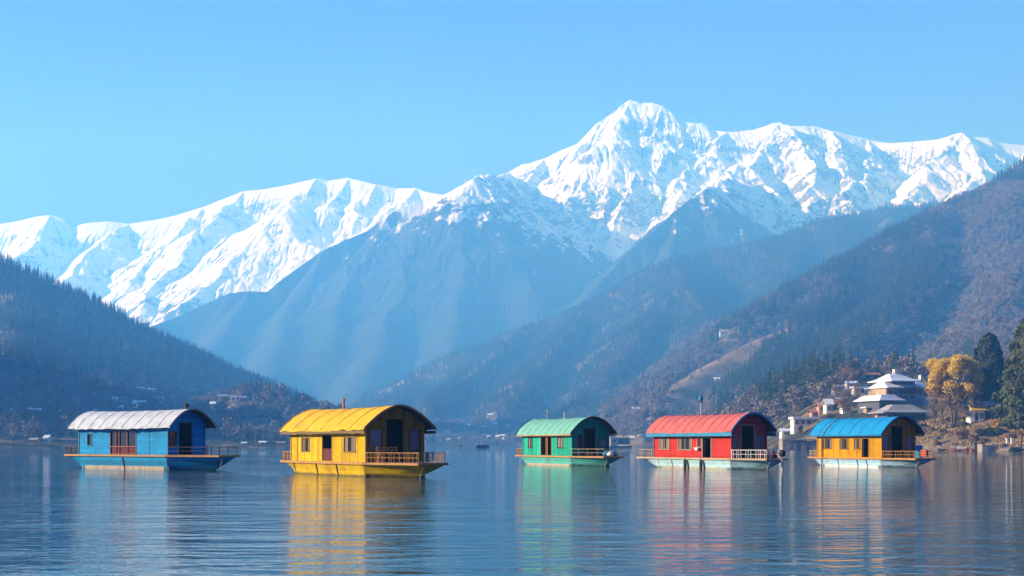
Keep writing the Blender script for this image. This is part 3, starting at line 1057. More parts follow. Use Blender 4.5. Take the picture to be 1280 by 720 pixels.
def pierced_wall(mb, p0, axis, width, z0, top, holes, th, out_sign, mi=0, cuts=1, inner=1):
    """A wall with real openings. p0: start of the wall; axis: unit direction along it; top(u): its height at u.
    holes: (u0, u1, z0, z1) in metres along the wall. th: thickness, laid inwards (opposite to out_sign * normal)."""
    ax = Vector((axis[0], axis[1], 0))
    nr = Vector((axis[1], -axis[0], 0)) * out_sign
    us = sorted(set([0.0, width] + [round(h[i], 4) for h in holes for i in (0, 1)] + [width * k / cuts for k in range(1, cuts)]))
    zs = sorted(set([z0] + [round(h[i], 4) for h in holes for i in (2, 3)]))
    zs = [z for z in zs if z >= z0] + [99.0]
    def solid(i, j):
        if i < 0 or j < 0 or i >= len(us) - 1 or j >= len(zs) - 1:
            return False
        uc = (us[i] + us[i + 1]) / 2
        lo = zs[j]
        if lo >= top(uc) - 0.004:
            return False
        zc = (lo + min(zs[j + 1], top(uc))) / 2
        return not any(h[0] < uc < h[1] and h[2] < zc < h[3] for h in holes)
    def pt(i, j, inner):
        z = min(zs[j], top(us[i]))
        q = Vector(p0) + ax * us[i] - (nr * th if inner else Vector((0, 0, 0)))
        return (q.x, q.y, z)
    for i in range(len(us) - 1):
        for j in range(len(zs) - 1):
            if not solid(i, j):
                continue
            o = [pt(i, j, 0), pt(i + 1, j, 0), pt(i + 1, j + 1, 0), pt(i, j + 1, 0)]
            n = [pt(i, j, 1), pt(i + 1, j, 1), pt(i + 1, j + 1, 1), pt(i, j + 1, 1)]
            mb.add(o, [(0, 1, 2, 3)], mi)
            mb.add(n, [(0, 3, 2, 1)], inner)
            for (a, b, di, dj) in ((0, 1, 0, -1), (1, 2, 1, 0), (2, 3, 0, 1), (3, 0, -1, 0)):
                if not solid(i + di, j + dj):
                    mb.add([o[a], o[b], n[b], n[a]], [(0, 3, 2, 1)], mi)


def frame_bars(mb, fn, u0, u1, z0, z1, w=0.06, mull=0, trans=0, mi=0, d=0.05, sill=True):
    """Window or door frame: bars round an opening and mullions inside it; fn(u, off) gives x, y at off metres outside the wall."""
    def bar(ua, ub, za, zb, off0, off1):
        a, b = fn(ua, off0), fn(ub, off0)
        c, e = fn(ub, off1), fn(ua, off1)
        v = [(*a, za), (*b, za), (*c, za), (*e, za), (*a, zb), (*b, zb), (*c, zb), (*e, zb)]
        f = [(0, 3, 2, 1), (4, 5, 6, 7), (0, 1, 5, 4), (1, 2, 6, 5), (2, 3, 7, 6), (3, 0, 4, 7)]
        mb.add(v, f, mi)
    bar(u0 - w, u0, z0, z1, -0.03, 0.025)
    bar(u1, u1 + w, z0, z1, -0.03, 0.025)
    bar(u0 - w, u1 + w, z1, z1 + w, -0.03, 0.027)
    if sill:
        bar(u0 - w * 1.4, u1 + w * 1.4, z0 - w, z0, -0.03, 0.06)
    for k in range(mull):
        c = u0 + (u1 - u0) * (k + 1) / (mull + 1)
        bar(c - 0.022, c + 0.022, z0, z1, -0.05, 0.004)
    for k in range(trans):
        c = z0 + (z1 - z0) * (k + 1) / (trans + 1)
        bar(u0, u1, c - 0.02, c + 0.02, -0.045, 0.002)


def slab_on(mb, fn, u0, u1, z0, z1, off0, off1, mi=0):
    a, b, c, e = fn(u0, off0), fn(u1, off0), fn(u1, off1), fn(u0, off1)
    v = [(*a, z0), (*b, z0), (*c, z0), (*e, z0), (*a, z1), (*b, z1), (*c, z1), (*e, z1)]
    mb.add(v, [(0, 3, 2, 1), (4, 5, 6, 7), (0, 1, 5, 4), (1, 2, 6, 5), (2, 3, 7, 6), (3, 0, 4, 7)], mi)


def wavy_curtain(mb, fn, u0, u1, z0, z1, off, mi=0, waves=5):
    n = waves * 4
    top, bot = [], []
    for k in range(n + 1):
        u = u0 + (u1 - u0) * k / n
        p = fn(u, off + 0.02 * math.sin(k * math.pi / 2))
        top.append((*p, z1))
        bot.append((*p, z0))
    v = bot + top
    mb.add(v, [(k, k + 1, n + 2 + k, n + 1 + k) for k in range(n)], mi)


def houseboat(loc, heading, L, W, zd, ze, zr, F, sty):
    """Wooden houseboat: scow hull with a raked bow, cabin of boards, barrel roof. Local x runs to the bow, y to starboard; origin amidships under the cabin front."""
    root = thing("houseboat", sty["label"], "houseboat", loc, math.radians(heading - 90), "houseboats on the lake")
    hw = W / 2
    # hull -----------------------------------------------------------------
    SL = sty.get("stern", 2.0)
    ST = [  # x, half width at deck, half width at bottom, bottom height
        (-L - SL, hw * 0.80, hw * 0.46, zd - 0.20), (-L - SL * 0.55, hw * 0.94, hw * 0.60, 0.38), (-L - 0.1, hw + 0.06, hw * 0.80, 0.04),
        (-L + 0.8, hw + 0.15, hw * 0.97, -0.32), (-L * 0.5, hw + 0.19, hw + 0.02, -0.34), (0.05, hw + 0.17, hw - 0.02, -0.32),
        (F * 0.22, hw * 0.74 + 0.8 * 0.26 + 0.08, hw * 0.46, -0.30), (F * 0.48, hw * 0.44 + 0.8 * 0.56 + 0.04, hw * 0.14, -0.22),
        (F * 0.76, hw * 0.16 + 0.8 * 0.84, 0.12, 0.14), (F, 0.80, 0.40, zd - 0.26)]
    zt = zd - 0.07
    verts, faces = [], []
    NS = 7
    for (x, d, b, zb) in ST:
        mz = zb + (zt - zb) * 0.5
        md = b + (d - b) * (0.56 if x < 0.5 else 0.5)
        verts += [(x, -d, zt), (x, -md, mz), (x, -b, zb), (x, 0, zb - 0.04), (x, b, zb), (x, md, mz), (x, d, zt)]
    for i in range(len(ST) - 1):
        for k in range(NS - 1):
            faces.append((i * NS + k, i * NS + k + 1, (i + 1) * NS + k + 1, (i + 1) * NS + k))
    faces.append(tuple(range(NS)))
    faces.append(tuple((len(ST) - 1) * NS + k for k in range(NS - 1, -1, -1)))
    hull = link_mesh("hull", verts, faces, sty["hull"], root)
    # stained strip along the waterline, 12 mm proud of the planks
    def side_at(x, z):
        for (a, b_) in zip(ST[:-1], ST[1:]):
            if a[0] <= x <= b_[0]:
                t = (x - a[0]) / (b_[0] - a[0])
                d, b, zb = (a[k] + (b_[k] - a[k]) * t for k in (1, 2, 3))
                q = max(0.0, min(1.0, (z - zb) / (zt - zb)))
                return (b + (d - b) * (0.56 * q / 0.5 if q < 0.5 else 0.56 + 0.44 * (q - 0.5) / 0.5)), zb
        return hw, 0
    xs_ = [-L + 0.1 + (L + 0.0) * k / 14 for k in range(15)]
    for s in (-1, 1):
        bd = MB()
        v = []
        for x in xs_:
            for z in (-0.1, sty.get("band_h", 0.17)):
                y, _ = side_at(x, z)
                v.append((x, s * (y + 0.012), z))
        bd.add(v, [(2 * k, 2 * k + 2, 2 * k + 3, 2 * k + 1) if s < 0 else (2 * k, 2 * k + 1, 2 * k + 3, 2 * k + 2) for k in range(len(xs_) - 1)])
        bd.build("waterline_strip", sty["band"], hull)
    for fx in sty.get("ribs", ()):                       # upright ribs bolted to the planking
        x = -L * (1 - fx)
        for s in (-1, 1):
            rb = MB()
            p = []
            for z in (zt - 0.02, zt * 0.5, -0.05):
                y, _ = side_at(x, z)
                p.append((x + 0.16 * (zt - z), s * (y + 0.02), z))
            rb.bar(p[0], p[1], 0.07, 0.06)
            rb.bar(p[1], p[2], 0.07, 0.06)
            rb.build("hull_rib", sty["rib_mat"], hull)
    # deck -------------------------------------------------------------------
    edge = [(x, d + 0.06) for (x, d, b, zb) in ST]
    edge[0] = (edge[0][0] - 0.08, edge[0][1])
    edge[-1] = (edge[-1][0] + 0.10, edge[-1][1])
    outline = [(x, -d) for x, d in edge] + [(x, d) for x, d in reversed(edge)]
    deck = MB().prism(outline, zd - 0.085, zd).build("deck", sty["deck"], root)
    rr = MB()
    for s in (-1, 1):
        for a, b in zip(edge[:-1], edge[1:]):
            rr.bar((a[0], s * (a[1] + 0.012), zd - 0.07), (b[0], s * (b[1] + 0.012), zd - 0.07), 0.06, 0.10)
    rr.bar((edge[-1][0] + 0.012, -edge[-1][1] - 0.03, zd - 0.07), (edge[-1][0] + 0.012, edge[-1][1] + 0.03, zd - 0.07), 0.06, 0.10)
    rr.build("rubbing_strake", sty["strake"], deck)
    # cabin ------------------------------------------------------------------
    pw = sty.get("roof_power", 2.0)
    eave_z, rise, half = ze, zr - ze, hw + 0.42
    under = lambda y: eave_z + rise * (1 - abs(y / half) ** pw)
    th = 0.07
    near = lambda u, off=0.0: (-L + u, -hw - off)
    farf = lambda u, off=0.0: (-u, hw + off)
    front = lambda u, off=0.0: (0.0 + off, -hw + u)
    back = lambda u, off=0.0: (-L - off, hw - u)
    sh = [(f0 * L, f1 * L, z0, z1) for (f0, f1, z0, z1, *_) in sty["side"]]
    fh = [(f0 * W, f1 * W, z0, z1) for (f0, f1, z0, z1, *_) in sty["front"]]
    cab = MB()
    wall_top = under(hw) - 0.012
    pierced_wall(cab, (-L, -hw, 0), (1, 0), L, zd, lambda u: wall_top, sh, th, 1)
    oh = [(L - b, L - a, z0, z1) for (a, b, z0, z1) in sh[:1] + sh[-1:]]
    pierced_wall(cab, (0, hw, 0), (-1, 0), L, zd, lambda u: wall_top, oh[:1], th, 1)
    gable = lambda u: under(u - hw) - 0.012
    pierced_wall(cab, (0, -hw, 0), (0, 1), W, zd, gable, fh, th, 1, cuts=22)
    pierced_wall(cab, (-L, hw, 0), (0, -1), W, zd, gable, [], th, 1, cuts=22)
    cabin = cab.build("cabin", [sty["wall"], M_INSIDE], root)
    tr = MB()                                            # corner posts and a plate under the eaves
    for x, y in ((0, -hw), (0, hw), (-L, -hw), (-L, hw)):
        tr.box(x - 0.05, x + 0.035, y - 0.035 if y < 0 else y - 0.05, y + 0.05 if y < 0 else y + 0.035, zd, wall_top - 0.01)
    tr.box(-L, 0, -hw - 0.03, -hw - 0.003, wall_top - 0.13, wall_top - 0.02)
    for f in sty.get("battens", ()):
        x = -L + f * L
        tr.box(x - 0.02, x + 0.02, -hw - 0.022, -hw - 0.002, zd + 0.01, wall_top - 0.135)
    tr.build("corner_trim", sty["trim"], cabin)
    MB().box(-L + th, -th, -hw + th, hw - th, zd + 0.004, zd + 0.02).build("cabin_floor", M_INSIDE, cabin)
    # openings ---------------------------------------------------------------
    def fit(fn, spec, span):
        f0, f1, z0, z1, kind = spec[:5]
        u0, u1 = f0 * span, f1 * span
        opt = spec[5] if len(spec) > 5 else {}
        fm = opt.get("frame", sty["frame"])
        if kind == "window":
            mb = MB()
            frame_bars(mb, fn, u0, u1, z0, z1, 0.05, opt.get("mull", 1), opt.get("trans", 0))
            w = mb.build("window", fm, root)
            g = MB()
            slab_on(g, fn, u0, u1, z0, z1, -0.060, -0.052)
            g.build("window_pane", opt.get("glass", M_GLASS), w)
            if opt.get("curtain", True):
                d = (u1 - u0)
                cw = opt.get("cw", 0.3)
                for ca, cb in ((u0 + 0.01, u0 + d * cw), (u1 - d * cw, u1 - 0.01)):
                    c = MB()
                    wavy_curtain(c, fn, ca, cb, z0 + 0.02, z1 - 0.01, -0.035, 0, 2)
                    c.build("curtain", opt.get("cloth", M_CURTAIN), w)
        elif kind == "door":
            mb = MB()
            frame_bars(mb, fn, u0, u1, z0, z1, 0.055, 0, 0, sill=False)
            d = mb.build("doorway", fm, root)
            if opt.get("leaf", True):                    # the door stands open inside the cabin
                lf = MB()
                a, b = fn(u0 + 0.03, -0.09), fn(u0 + 0.07, -0.09 - (u1 - u0) * 0.8)
                c, e = fn(u0 + 0.07, -0.09), fn(u0 + 0.03, -0.09 - (u1 - u0) * 0.8)
                v = [(*a, z0 + .02), (*c, z0 + .02), (*b, z0 + .02), (*e, z0 + .02), (*a, z1 - .02), (*c, z1 - .02), (*b, z1 - .02), (*e, z1 - .02)]
                lf.add(v, [(0, 3, 2, 1), (4, 5, 6, 7), (0, 1, 5, 4), (1, 2, 6, 5), (2, 3, 7, 6), (3, 0, 4, 7)])
                lf.build("door_leaf", M_DARK_TIMBER, d)
            if opt.get("half"):
                hf = MB()
                slab_on(hf, fn, u0, u1, z0 + 0.01, z0 + opt["half"], -0.055, -0.02)
                slab_on(hf, fn, u0, u1, z0 + opt["half"], z0 + opt["half"] + 0.05, -0.065, 0.01)
                hf.build("half_door", opt.get("half_mat", M_RED_TIMBER), d)
            if opt.get("post"):
                ps = MB()
                for q in opt["post"]:
                    c = u0 + (u1 - u0) * q
                    slab_on(ps, fn, c - 0.04, c + 0.04, z0, z1, -0.05, 0.015)
                ps.build("door_post", opt.get("post_mat", fm), d)
        elif kind == "bay":                              # wide glazed opening with posts and a panelled breast
            mb = MB()
            frame_bars(mb, fn, u0, u1, z0, z1, 0.05, 0, 0, sill=True)
            zb = z0 + opt["breast"]
            for q in opt["posts"]:
                c = u0 + (u1 - u0) * q
                slab_on(mb, fn, c - 0.03, c + 0.03, z0, z1, -0.05, 0.008)
            slab_on(mb, fn, u0, u1, zb, zb + 0.07, -0.05, 0.012)
            w = mb.build("window", fm, root)
            bp = MB()
            slab_on(bp, fn, u0, u1, z0, zb, -0.062, -0.052)
            bp.build("window_breast", M_MAROON, w)
            g = MB()
            slab_on(g, fn, u0, u1, zb + 0.07, z1, -0.070, -0.062)
            g.build("window_pane", M_GLASS, w)
    for spec in sty["side"]:
        fit(near, spec, L)
    for spec in sty["front"]:
        fit(front, spec, W)
    # roof -------------------------------------------------------------------
    N_ARC = 22
    xa, xb = -L - sty.get("over_back", 0.55), sty.get("over_front", 0.55)
    NX = 26
    g = np.random.default_rng(sty["seed"])
    rv, rf = [], []
    sag = g.normal(0, 0.012, (NX + 1, N_ARC + 1))
    for i in range(NX + 1):
        x = xa + (xb - xa) * i / NX
        for k in range(N_ARC + 1):
            y = -half + 2 * half * k / N_ARC
            jag = g.normal(0, sty.get("jag", 0.012)) if k in (0, N_ARC) else 0
            zz = under(y) + jag + sag[i, k] * (0 < k < N_ARC) + sty.get("swoop", 0.05) * ((x - (xa + xb) / 2) / (xb - xa) * 2) ** 2
            rv.append((x + (g.normal(0, 0.012) if i in (0, NX) else 0), y * (1 + (0.012 * g.normal() if k in (0, N_ARC) else 0)), zz))
    nb = len(rv)
    rv += [(x, y, z + 0.055) for x, y, z in rv]
    q = N_ARC + 1
    for i in range(NX):
        for k in range(N_ARC):
            a = i * q + k
            rf.append((a, a + 1, a + q + 1, a + q))
            rf.append((nb + a, nb + a + q, nb + a + q + 1, nb + a + 1))
    for i in range(NX):
        rf.append((i * q, (i + 1) * q, nb + (i + 1) * q, nb + i * q))
        rf.append((i * q + N_ARC, nb + i * q + N_ARC, nb + (i + 1) * q + N_ARC, (i + 1) * q + N_ARC))
    for k in range(N_ARC):
        rf.append((k, nb + k, nb + k + 1, k + 1))
        a = NX * q + k
        rf.append((a, a + 1, nb + a + 1, nb + a))
    fm_ = [1 if (f[0] < nb and f[1] < nb and f[2] < nb and f[3] < nb) else 0 for f in rf]
    sm = MB()                                            # lapped seams between the roofing sheets, in the roof's own mesh
    sm.add(rv, [], 0)
    sm.f, sm.m = list(rf), list(fm_)
    swoop = sty.get("swoop", 0.05)
    for s in range(1, sty.get("seams", 8)):
        x = xa + (xb - xa) * s / sty.get("seams", 8) + g.normal(0, 0.04)
        lift = 0.055 + 0.014 + swoop * ((x - (xa + xb) / 2) / (xb - xa) * 2) ** 2
        pts = [(x, -half + 2 * half * k / N_ARC, under(-half + 2 * half * k / N_ARC) + lift) for k in range(N_ARC + 1)]
        for a, b in zip(pts[:-1], pts[1:]):
            sm.bar(a, b, 0.024, 0.02, 2)
    roof = sm.build("roof", [sty["roof"], sty.get("soffit", M_DARK_TIMBER), sty["seam"]], root)
    for x in (xb + 0.012, xa - 0.012):                   # barge boards along the arches
        br = MB()
        for k in range(N_ARC):
            y0, y1 = -half + 2 * half * k / N_ARC, -half + 2 * half * (k + 1) / N_ARC
            br.bar((x, y0, under(y0) + 0.03 + sty.get("swoop", .05)), (x, y1, under(y1) + 0.03 + sty.get("swoop", .05)), 0.05, sty.get("barge_h", 0.10))
        br.build("barge_board", sty["barge"], roof)
    if sty.get("fascia"):
        fh_ = sty.get("fascia_h", 0.12)
        for s in (-1, 1):
            MB().box(xa + 0.02, xb - 0.02, s * (half - 0.03) - 0.015, s * (half - 0.03) + 0.015, eave_z - fh_ + 0.03, eave_z + 0.02).build("fascia", sty["fascia"], roof)
    # railings ---------------------------------------------------------------
    def railing(name, pts, h, mat, mid=True, n_posts=3, thick=0.045, infill=0):
        mb = MB()
        for a, b in zip(pts[:-1], pts[1:]):
            a, b = Vector((*a, 0)), Vector((*b, 0))
            for k in range(n_posts + 1):
                p = a.lerp(b, k / n_posts)
                mb.box(p.x - thick / 2, p.x + thick / 2, p.y - thick / 2, p.y + thick / 2, zd, zd + h + (0.05 if k in (0, n_posts) else -0.01))
            mb.bar((a.x, a.y, zd + h), (b.x, b.y, zd + h), 0.04, 0.032)
            if mid:
                mb.bar((a.x, a.y, zd + h * 0.5), (b.x, b.y, zd + h * 0.5), 0.022, 0.022)
            for k in range(infill):
                p = a.lerp(b, (k + 0.5) / infill)
                mb.box(p.x - 0.012, p.x + 0.012, p.y - 0.012, p.y + 0.012, zd + 0.02, zd + h - 0.02)
        return mb.build(name, mat, root)
    rh = sty.get("rail_h", 0.55)
    e = dict(n_posts=sty.get("posts", 4), infill=sty.get("infill", 0))
    rail_pts = [(0.12, -hw - 0.06)] + [(x - 0.02, -d + 0.05) for (x, d, b, zb) in ST[6:]] + [(F - 0.02, 0.75)] + [(x - 0.02, d - 0.05) for (x, d, b, zb) in reversed(ST[6:-1])] + [(0.12, hw + 0.06)]
    railing("bow_railing", rail_pts, rh, sty["rail"], True, 1, 0.04, sty.get("infill", 0))
    railing("stern_railing", [(-L - 0.05, -hw), (-L - SL * 0.55, -hw * 0.92), (-L - SL + 0.04, -hw * 0.78), (-L - SL + 0.04, hw * 0.78), (-L - SL * 0.55, hw * 0.92), (-L - 0.05, hw)], rh, sty["stern_rail"], True, 2, 0.05, 2)
    # mooring line over the bow
    MB().tube([(F + 0.05, -0.55, zd + 0.02), (F + 0.12, -0.58, zd - 0.25), (F - 0.05, -0.62, 0.15), (F - 0.35, -0.66, -0.4)], 0.028, 6).build("mooring_rope", M_ROPE, root)
    return root


M_GREY_ROOF = weathered("grey_sheet_roof", (0.55, 0.58, 0.60), (0.42, 0.45, 0.47), 2.2, 0.65, 0.15, (0.6, 1, 1), 0.3, (0.25, 0.20, 0.17), 0.45)
M_YELLOW_ROOF = weathered("yellow_sheet_roof", (0.74, 0.44, 0.012), (0.62, 0.34, 0.010), 2.0, 0.7, 0.25, (0.6, 1, 1), 0.25, (0.30, 0.15, 0.03), 0.4)
M_GREEN_ROOF = weathered("green_sheet_roof", (0.17, 0.43, 0.33), (0.13, 0.35, 0.27), 2.0, 0.7, 0.2, (0.6, 1, 1), 0.25, (0.25, 0.32, 0.25), 0.4)
M_RED_ROOF = weathered("red_sheet_roof", (0.55, 0.13, 0.11), (0.43, 0.09, 0.08), 2.0, 0.7, 0.2, (0.6, 1, 1), 0.25, (0.40, 0.16, 0.13), 0.5)
M_BLUE_ROOF = weathered("blue_sheet_roof", (0.006, 0.25, 0.50), (0.005, 0.20, 0.42), 2.0, 0.65, 0.2, (0.6, 1, 1), 0.25, (0.04, 0.18, 0.32), 0.4)
M_YELLOW_SEAM = weathered("yellow_seam", (0.42, 0.21, 0.012), (0.3, 0.15, 0.01), 4)
M_GREY_SEAM = weathered("grey_seam", (0.30, 0.28, 0.27), (0.2, 0.18, 0.18), 4)
M_GREEN_SEAM = weathered("green_seam", (0.09, 0.28, 0.20), (0.07, 0.2, 0.15), 4)
M_RED_SEAM = weathered("red_seam", (0.34, 0.07, 0.06), (0.25, 0.05, 0.045), 4)
M_BLUE_SEAM = weathered("blue_seam", (0.006, 0.15, 0.32), (0.005, 0.1, 0.25), 4)
M_TEAL_TRIM = weathered("blue_trim", (0.03, 0.24, 0.40), (0.02, 0.16, 0.30), 4, stain=(0.1, 0.12, 0.12))
M_CREAM = weathered("cream_boot", (0.48, 0.40, 0.30), (0.34, 0.26, 0.19), 3, stain=(0.14, 0.10, 0.07), stain_amount=0.6)
M_OCHRE = weathered("ochre_timber", (0.50, 0.24, 0.06), (0.36, 0.17, 0.05), 5, stain=(0.16, 0.09, 0.05), stain_amount=0.5)
M_PALE_BLUE_HULL = plank_paint("pale_blue_hull_paint", (0.38, 0.58, 0.66), 0.3, (0.28, 0.26, 0.24), False, 0.5)
M_BLUE_HULL = plank_paint("blue_hull_paint", (0.008, 0.26, 0.50), 0.3, (0.1, 0.12, 0.14), False, 0.3)
M_YELLOW_HULL = plank_paint("yellow_hull_paint", (0.70, 0.43, 0.012), 0.3, (0.24, 0.13, 0.04), False, 0.4)
M_GREEN_HULL = plank_paint("green_hull_paint", (0.10, 0.48, 0.40), 0.3, (0.14, 0.16, 0.14), False, 0.4)
M_TEAL_HULL = plank_paint("teal_hull_paint", (0.42, 0.66, 0.72), 0.3, (0.34, 0.30, 0.26), False, 0.3)
M_SKY_HULL = plank_paint("sky_hull_paint", (0.40, 0.62, 0.78), 0.3, (0.34, 0.32, 0.3), False, 0.3)

BLUE = dict(seed=1, label="blue plank houseboat with a pale grey barrel roof and a wide red-framed window", hull=M_BLUE_HULL, band=M_CREAM, band_h=0.22, deck=M_TIMBER, strake=M_OCHRE,
            wall=plank_paint("blue_wall_paint", (0.002, 0.30, 0.62), 0.19, (0.01, 0.14, 0.26), True, 0.3), trim=M_TEAL_TRIM, frame=M_TEAL_TRIM, roof=M_GREY_ROOF, seam=M_GREY_SEAM, barge=M_GREY_SEAM,
            rail=M_DARK_TIMBER, stern_rail=M_DARK_TIMBER, seams=9, battens=(0.80,), ribs=(0.53,), rib_mat=M_DARK_TIMBER, rail_h=0.52, over_front=0.7, over_back=0.75, jag=0.02,
            side=[(0.10, 0.15, 1.62, 2.42, "window", dict(mull=0, curtain=False)), (0.37, 0.655, 1.05, 2.55, "bay", dict(frame=M_RED_TIMBER, breast=0.45, posts=(0.22, 0.34, 0.66)))],
            front=[(0.05, 0.22, 1.62, 2.5, "window", dict(mull=0, curtain=False, frame=M_DARK_TIMBER)), (0.31, 0.63, 1.0, 3.1, "door", dict(frame=M_DARK_TIMBER))])
YELLOW = dict(seed=2, label="large yellow houseboat with an all yellow roof, the nearest boat on the lake", hull=M_YELLOW_HULL, band=M_YELLOW_HULL, deck=M_TIMBER, strake=M_OCHRE,
              wall=plank_paint("yellow_wall_paint", (0.74, 0.46, 0.010), 0.9, (0.36, 0.18, 0.02), True, 0.3, 'X'), trim=weathered("yellow_trim", (0.5, 0.28, 0.012), (0.38, 0.2, 0.01), 4), frame=weathered("ochre_frame", (0.34, 0.19, 0.03), (0.24, 0.13, 0.03), 5),
              roof=M_YELLOW_ROOF, seam=M_YELLOW_SEAM, barge=M_OCHRE, rail=M_OCHRE, stern_rail=M_OCHRE, seams=6, battens=(0.09, 0.385), ribs=(0.07, 0.40, 0.67), rib_mat=M_DARK_TIMBER, rail_h=0.5, roof_power=1.75,
              over_front=0.6, over_back=0.6, jag=0.03, infill=3, fascia=weathered("thatch_fringe", (0.20, 0.13, 0.05), (0.1, 0.06, 0.03), 12), fascia_h=0.16, swoop=0.07,
              side=[(0.16, 0.27, 1.30, 2.03, "window", dict(mull=1, cloth=M_CURTAIN, cw=0.3)), (0.45, 0.575, 0.78, 2.15, "door", dict(half=0.62, half_mat=M_MAROON)), (0.735, 0.875, 1.30, 2.05, "window", dict(mull=2, cw=0.35))],
              front=[(0.085, 0.285, 1.36, 2.42, "window", dict(mull=0, curtain=False)), (0.35, 0.645, 0.76, 3.0, "door", {}), (0.75, 0.93, 1.36, 2.40, "window", dict(mull=0, frame=M_DARK_TIMBER, cw=0.42))])
GREEN = dict(seed=3, label="green houseboat with a mint green roof, tan deck edge and pale waterline", hull=M_GREEN_HULL, band=M_CREAM, band_h=0.12, deck=M_TIMBER, strake=M_OCHRE,
             wall=plank_paint("green_wall_paint", (0.020, 0.42, 0.27), 0.8, (0.06, 0.2, 0.14), True, 0.3, 'X'), trim=weathered("green_trim", (0.03, 0.26, 0.16), (0.02, 0.2, 0.12), 4), frame=M_DARK_TIMBER,
             roof=M_GREEN_ROOF, seam=M_GREEN_SEAM, barge=M_DARK_TIMBER, rail=M_PALE_TIMBER, stern_rail=M_OCHRE, seams=9, battens=(0.19,), rail_h=0.55, fascia=M_OCHRE, fascia_h=0.10,
             side=[(0.115, 0.205, 1.42, 2.2, "window", dict(mull=1, cw=0.4)), (0.385, 0.60, 0.80, 2.25, "door", dict(frame=M_OCHRE, post=(0.5, 0.62), half=0.0)), (0.72, 0.825, 1.42, 2.2, "window", dict(mull=0, cw=0.45))],
             front=[(0.17, 0.275, 1.35, 2.35, "window", dict(mull=0, curtain=False)), (0.335, 0.62, 0.78, 2.88, "door", {}), (0.73, 0.94, 1.45, 2.05, "window", dict(mull=0, curtain=False))])
RED = dict(seed=4, stern=2.6, label="red houseboat with a faded red roof and pale blue hull", hull=M_TEAL_HULL, band=M_CREAM, band_h=0.10, deck=M_PALE_TIMBER, strake=M_PALE_TIMBER,
           wall=plank_paint("red_wall_paint", (0.55, 0.035, 0.028), 0.17, (0.3, 0.05, 0.04), True, 0.25), trim=weathered("red_trim", (0.36, 0.03, 0.025), (0.28, 0.025, 0.02), 4), frame=M_PALE_TIMBER,
           roof=M_RED_ROOF, seam=M_RED_SEAM, barge=M_TEAL_TRIM, rail=M_WHITE, stern_rail=M_PALE_TIMBER, seams=11, battens=(0.225, 0.79), ribs=(0.07, 0.26), rib_mat=M_PALE_TIMBER, rail_h=0.55, fascia=M_TEAL_TRIM, fascia_h=0.26, barge_h=0.13, infill=2,
           side=[(0.075, 0.205, 1.35, 2.1, "window", dict(mull=1, cw=0.35)), (0.335, 0.505, 1.32, 2.13, "window", dict(mull=1, cw=0.2)), (0.585, 0.63, 1.5, 2.08, "window", dict(mull=0, cloth=M_MAROON, cw=0.5)), (0.65, 0.755, 0.77, 2.12, "door", {})],
           front=[(0.05, 0.2, 1.30, 2.25, "window", dict(mull=0, cw=0.5)), (0.285, 0.64, 0.76, 2.94, "door", dict(frame=M_PALE_TIMBER)), (0.70, 0.89, 1.30, 2.28, "window", dict(mull=0, cw=0.5))])
ORANGE = dict(seed=5, stern=1.6, label="orange yellow houseboat with a bright blue roof near the right shore", hull=M_SKY_HULL, band=M_WHITE, band_h=0.10, deck=M_OCHRE, strake=M_OCHRE,
              wall=plank_paint("orange_wall_paint", (0.64, 0.30, 0.006), 1.0, (0.4, 0.18, 0.02), True, 0.2, 'X'), trim=weathered("orange_trim", (0.5, 0.23, 0.01), (0.4, 0.18, 0.01), 4), frame=weathered("amber_frame", (0.30, 0.14, 0.02), (0.22, 0.1, 0.02), 4),
              roof=M_BLUE_ROOF, seam=M_BLUE_SEAM, barge=M_BLUE_SEAM, rail=M_OCHRE, stern_rail=M_PALE_TIMBER, seams=7, battens=(0.1, 0.36, 0.485, 0.83), ribs=(0.36, 0.66, 0.80), rib_mat=M_TEAL_TRIM, rail_h=0.5, fascia=M_BLUE_SEAM, fascia_h=0.10, infill=2,
              side=[(0.085, 0.235, 1.35, 2.1, "window", dict(mull=1, cw=0.25)), (0.37, 0.495, 1.33, 2.1, "window", dict(mull=1, cw=0.2)), (0.595, 0.685, 1.35, 2.1, "window", dict(mull=1, cw=0.3)), (0.715, 0.81, 0.72, 2.1, "door", {})],
              front=[(0.03, 0.24, 1.2, 2.28, "window", dict(mull=0, curtain=False)), (0.29, 0.63, 0.70, 2.98, "door", {}), (0.745, 0.97, 1.25, 2.12, "window", dict(mull=0, cw=0.3))])

boat_blue = houseboat((-21.77, 80.27, 0), 54.7, 9.59, 3.1, 0.98, 2.72, 3.93, 4.1, BLUE)
boat_yellow = houseboat((-6.14, 63.01, 0), 35.4, 8.95, 3.5, 0.75, 2.38, 3.62, 3.7, YELLOW)
boat_green = houseboat((6.13, 93.67, 0), 24.4, 9.0, 3.25, 0.77, 2.42, 3.72, 3.6, GREEN)
boat_red = houseboat((15.94, 80.71, 0), 28.1, 8.9, 3.0, 0.75, 2.46, 3.70, 2.7, RED)
boat_orange = houseboat((28.49, 88.5, 0), 19.96, 8.09, 2.95, 0.68, 2.35, 3.64, 2.9, ORANGE)


def on_boat(boat, x, y, z):
    bpy.context.view_layer.update()
    return boat.matrix_world @ Vector((x, y, z))


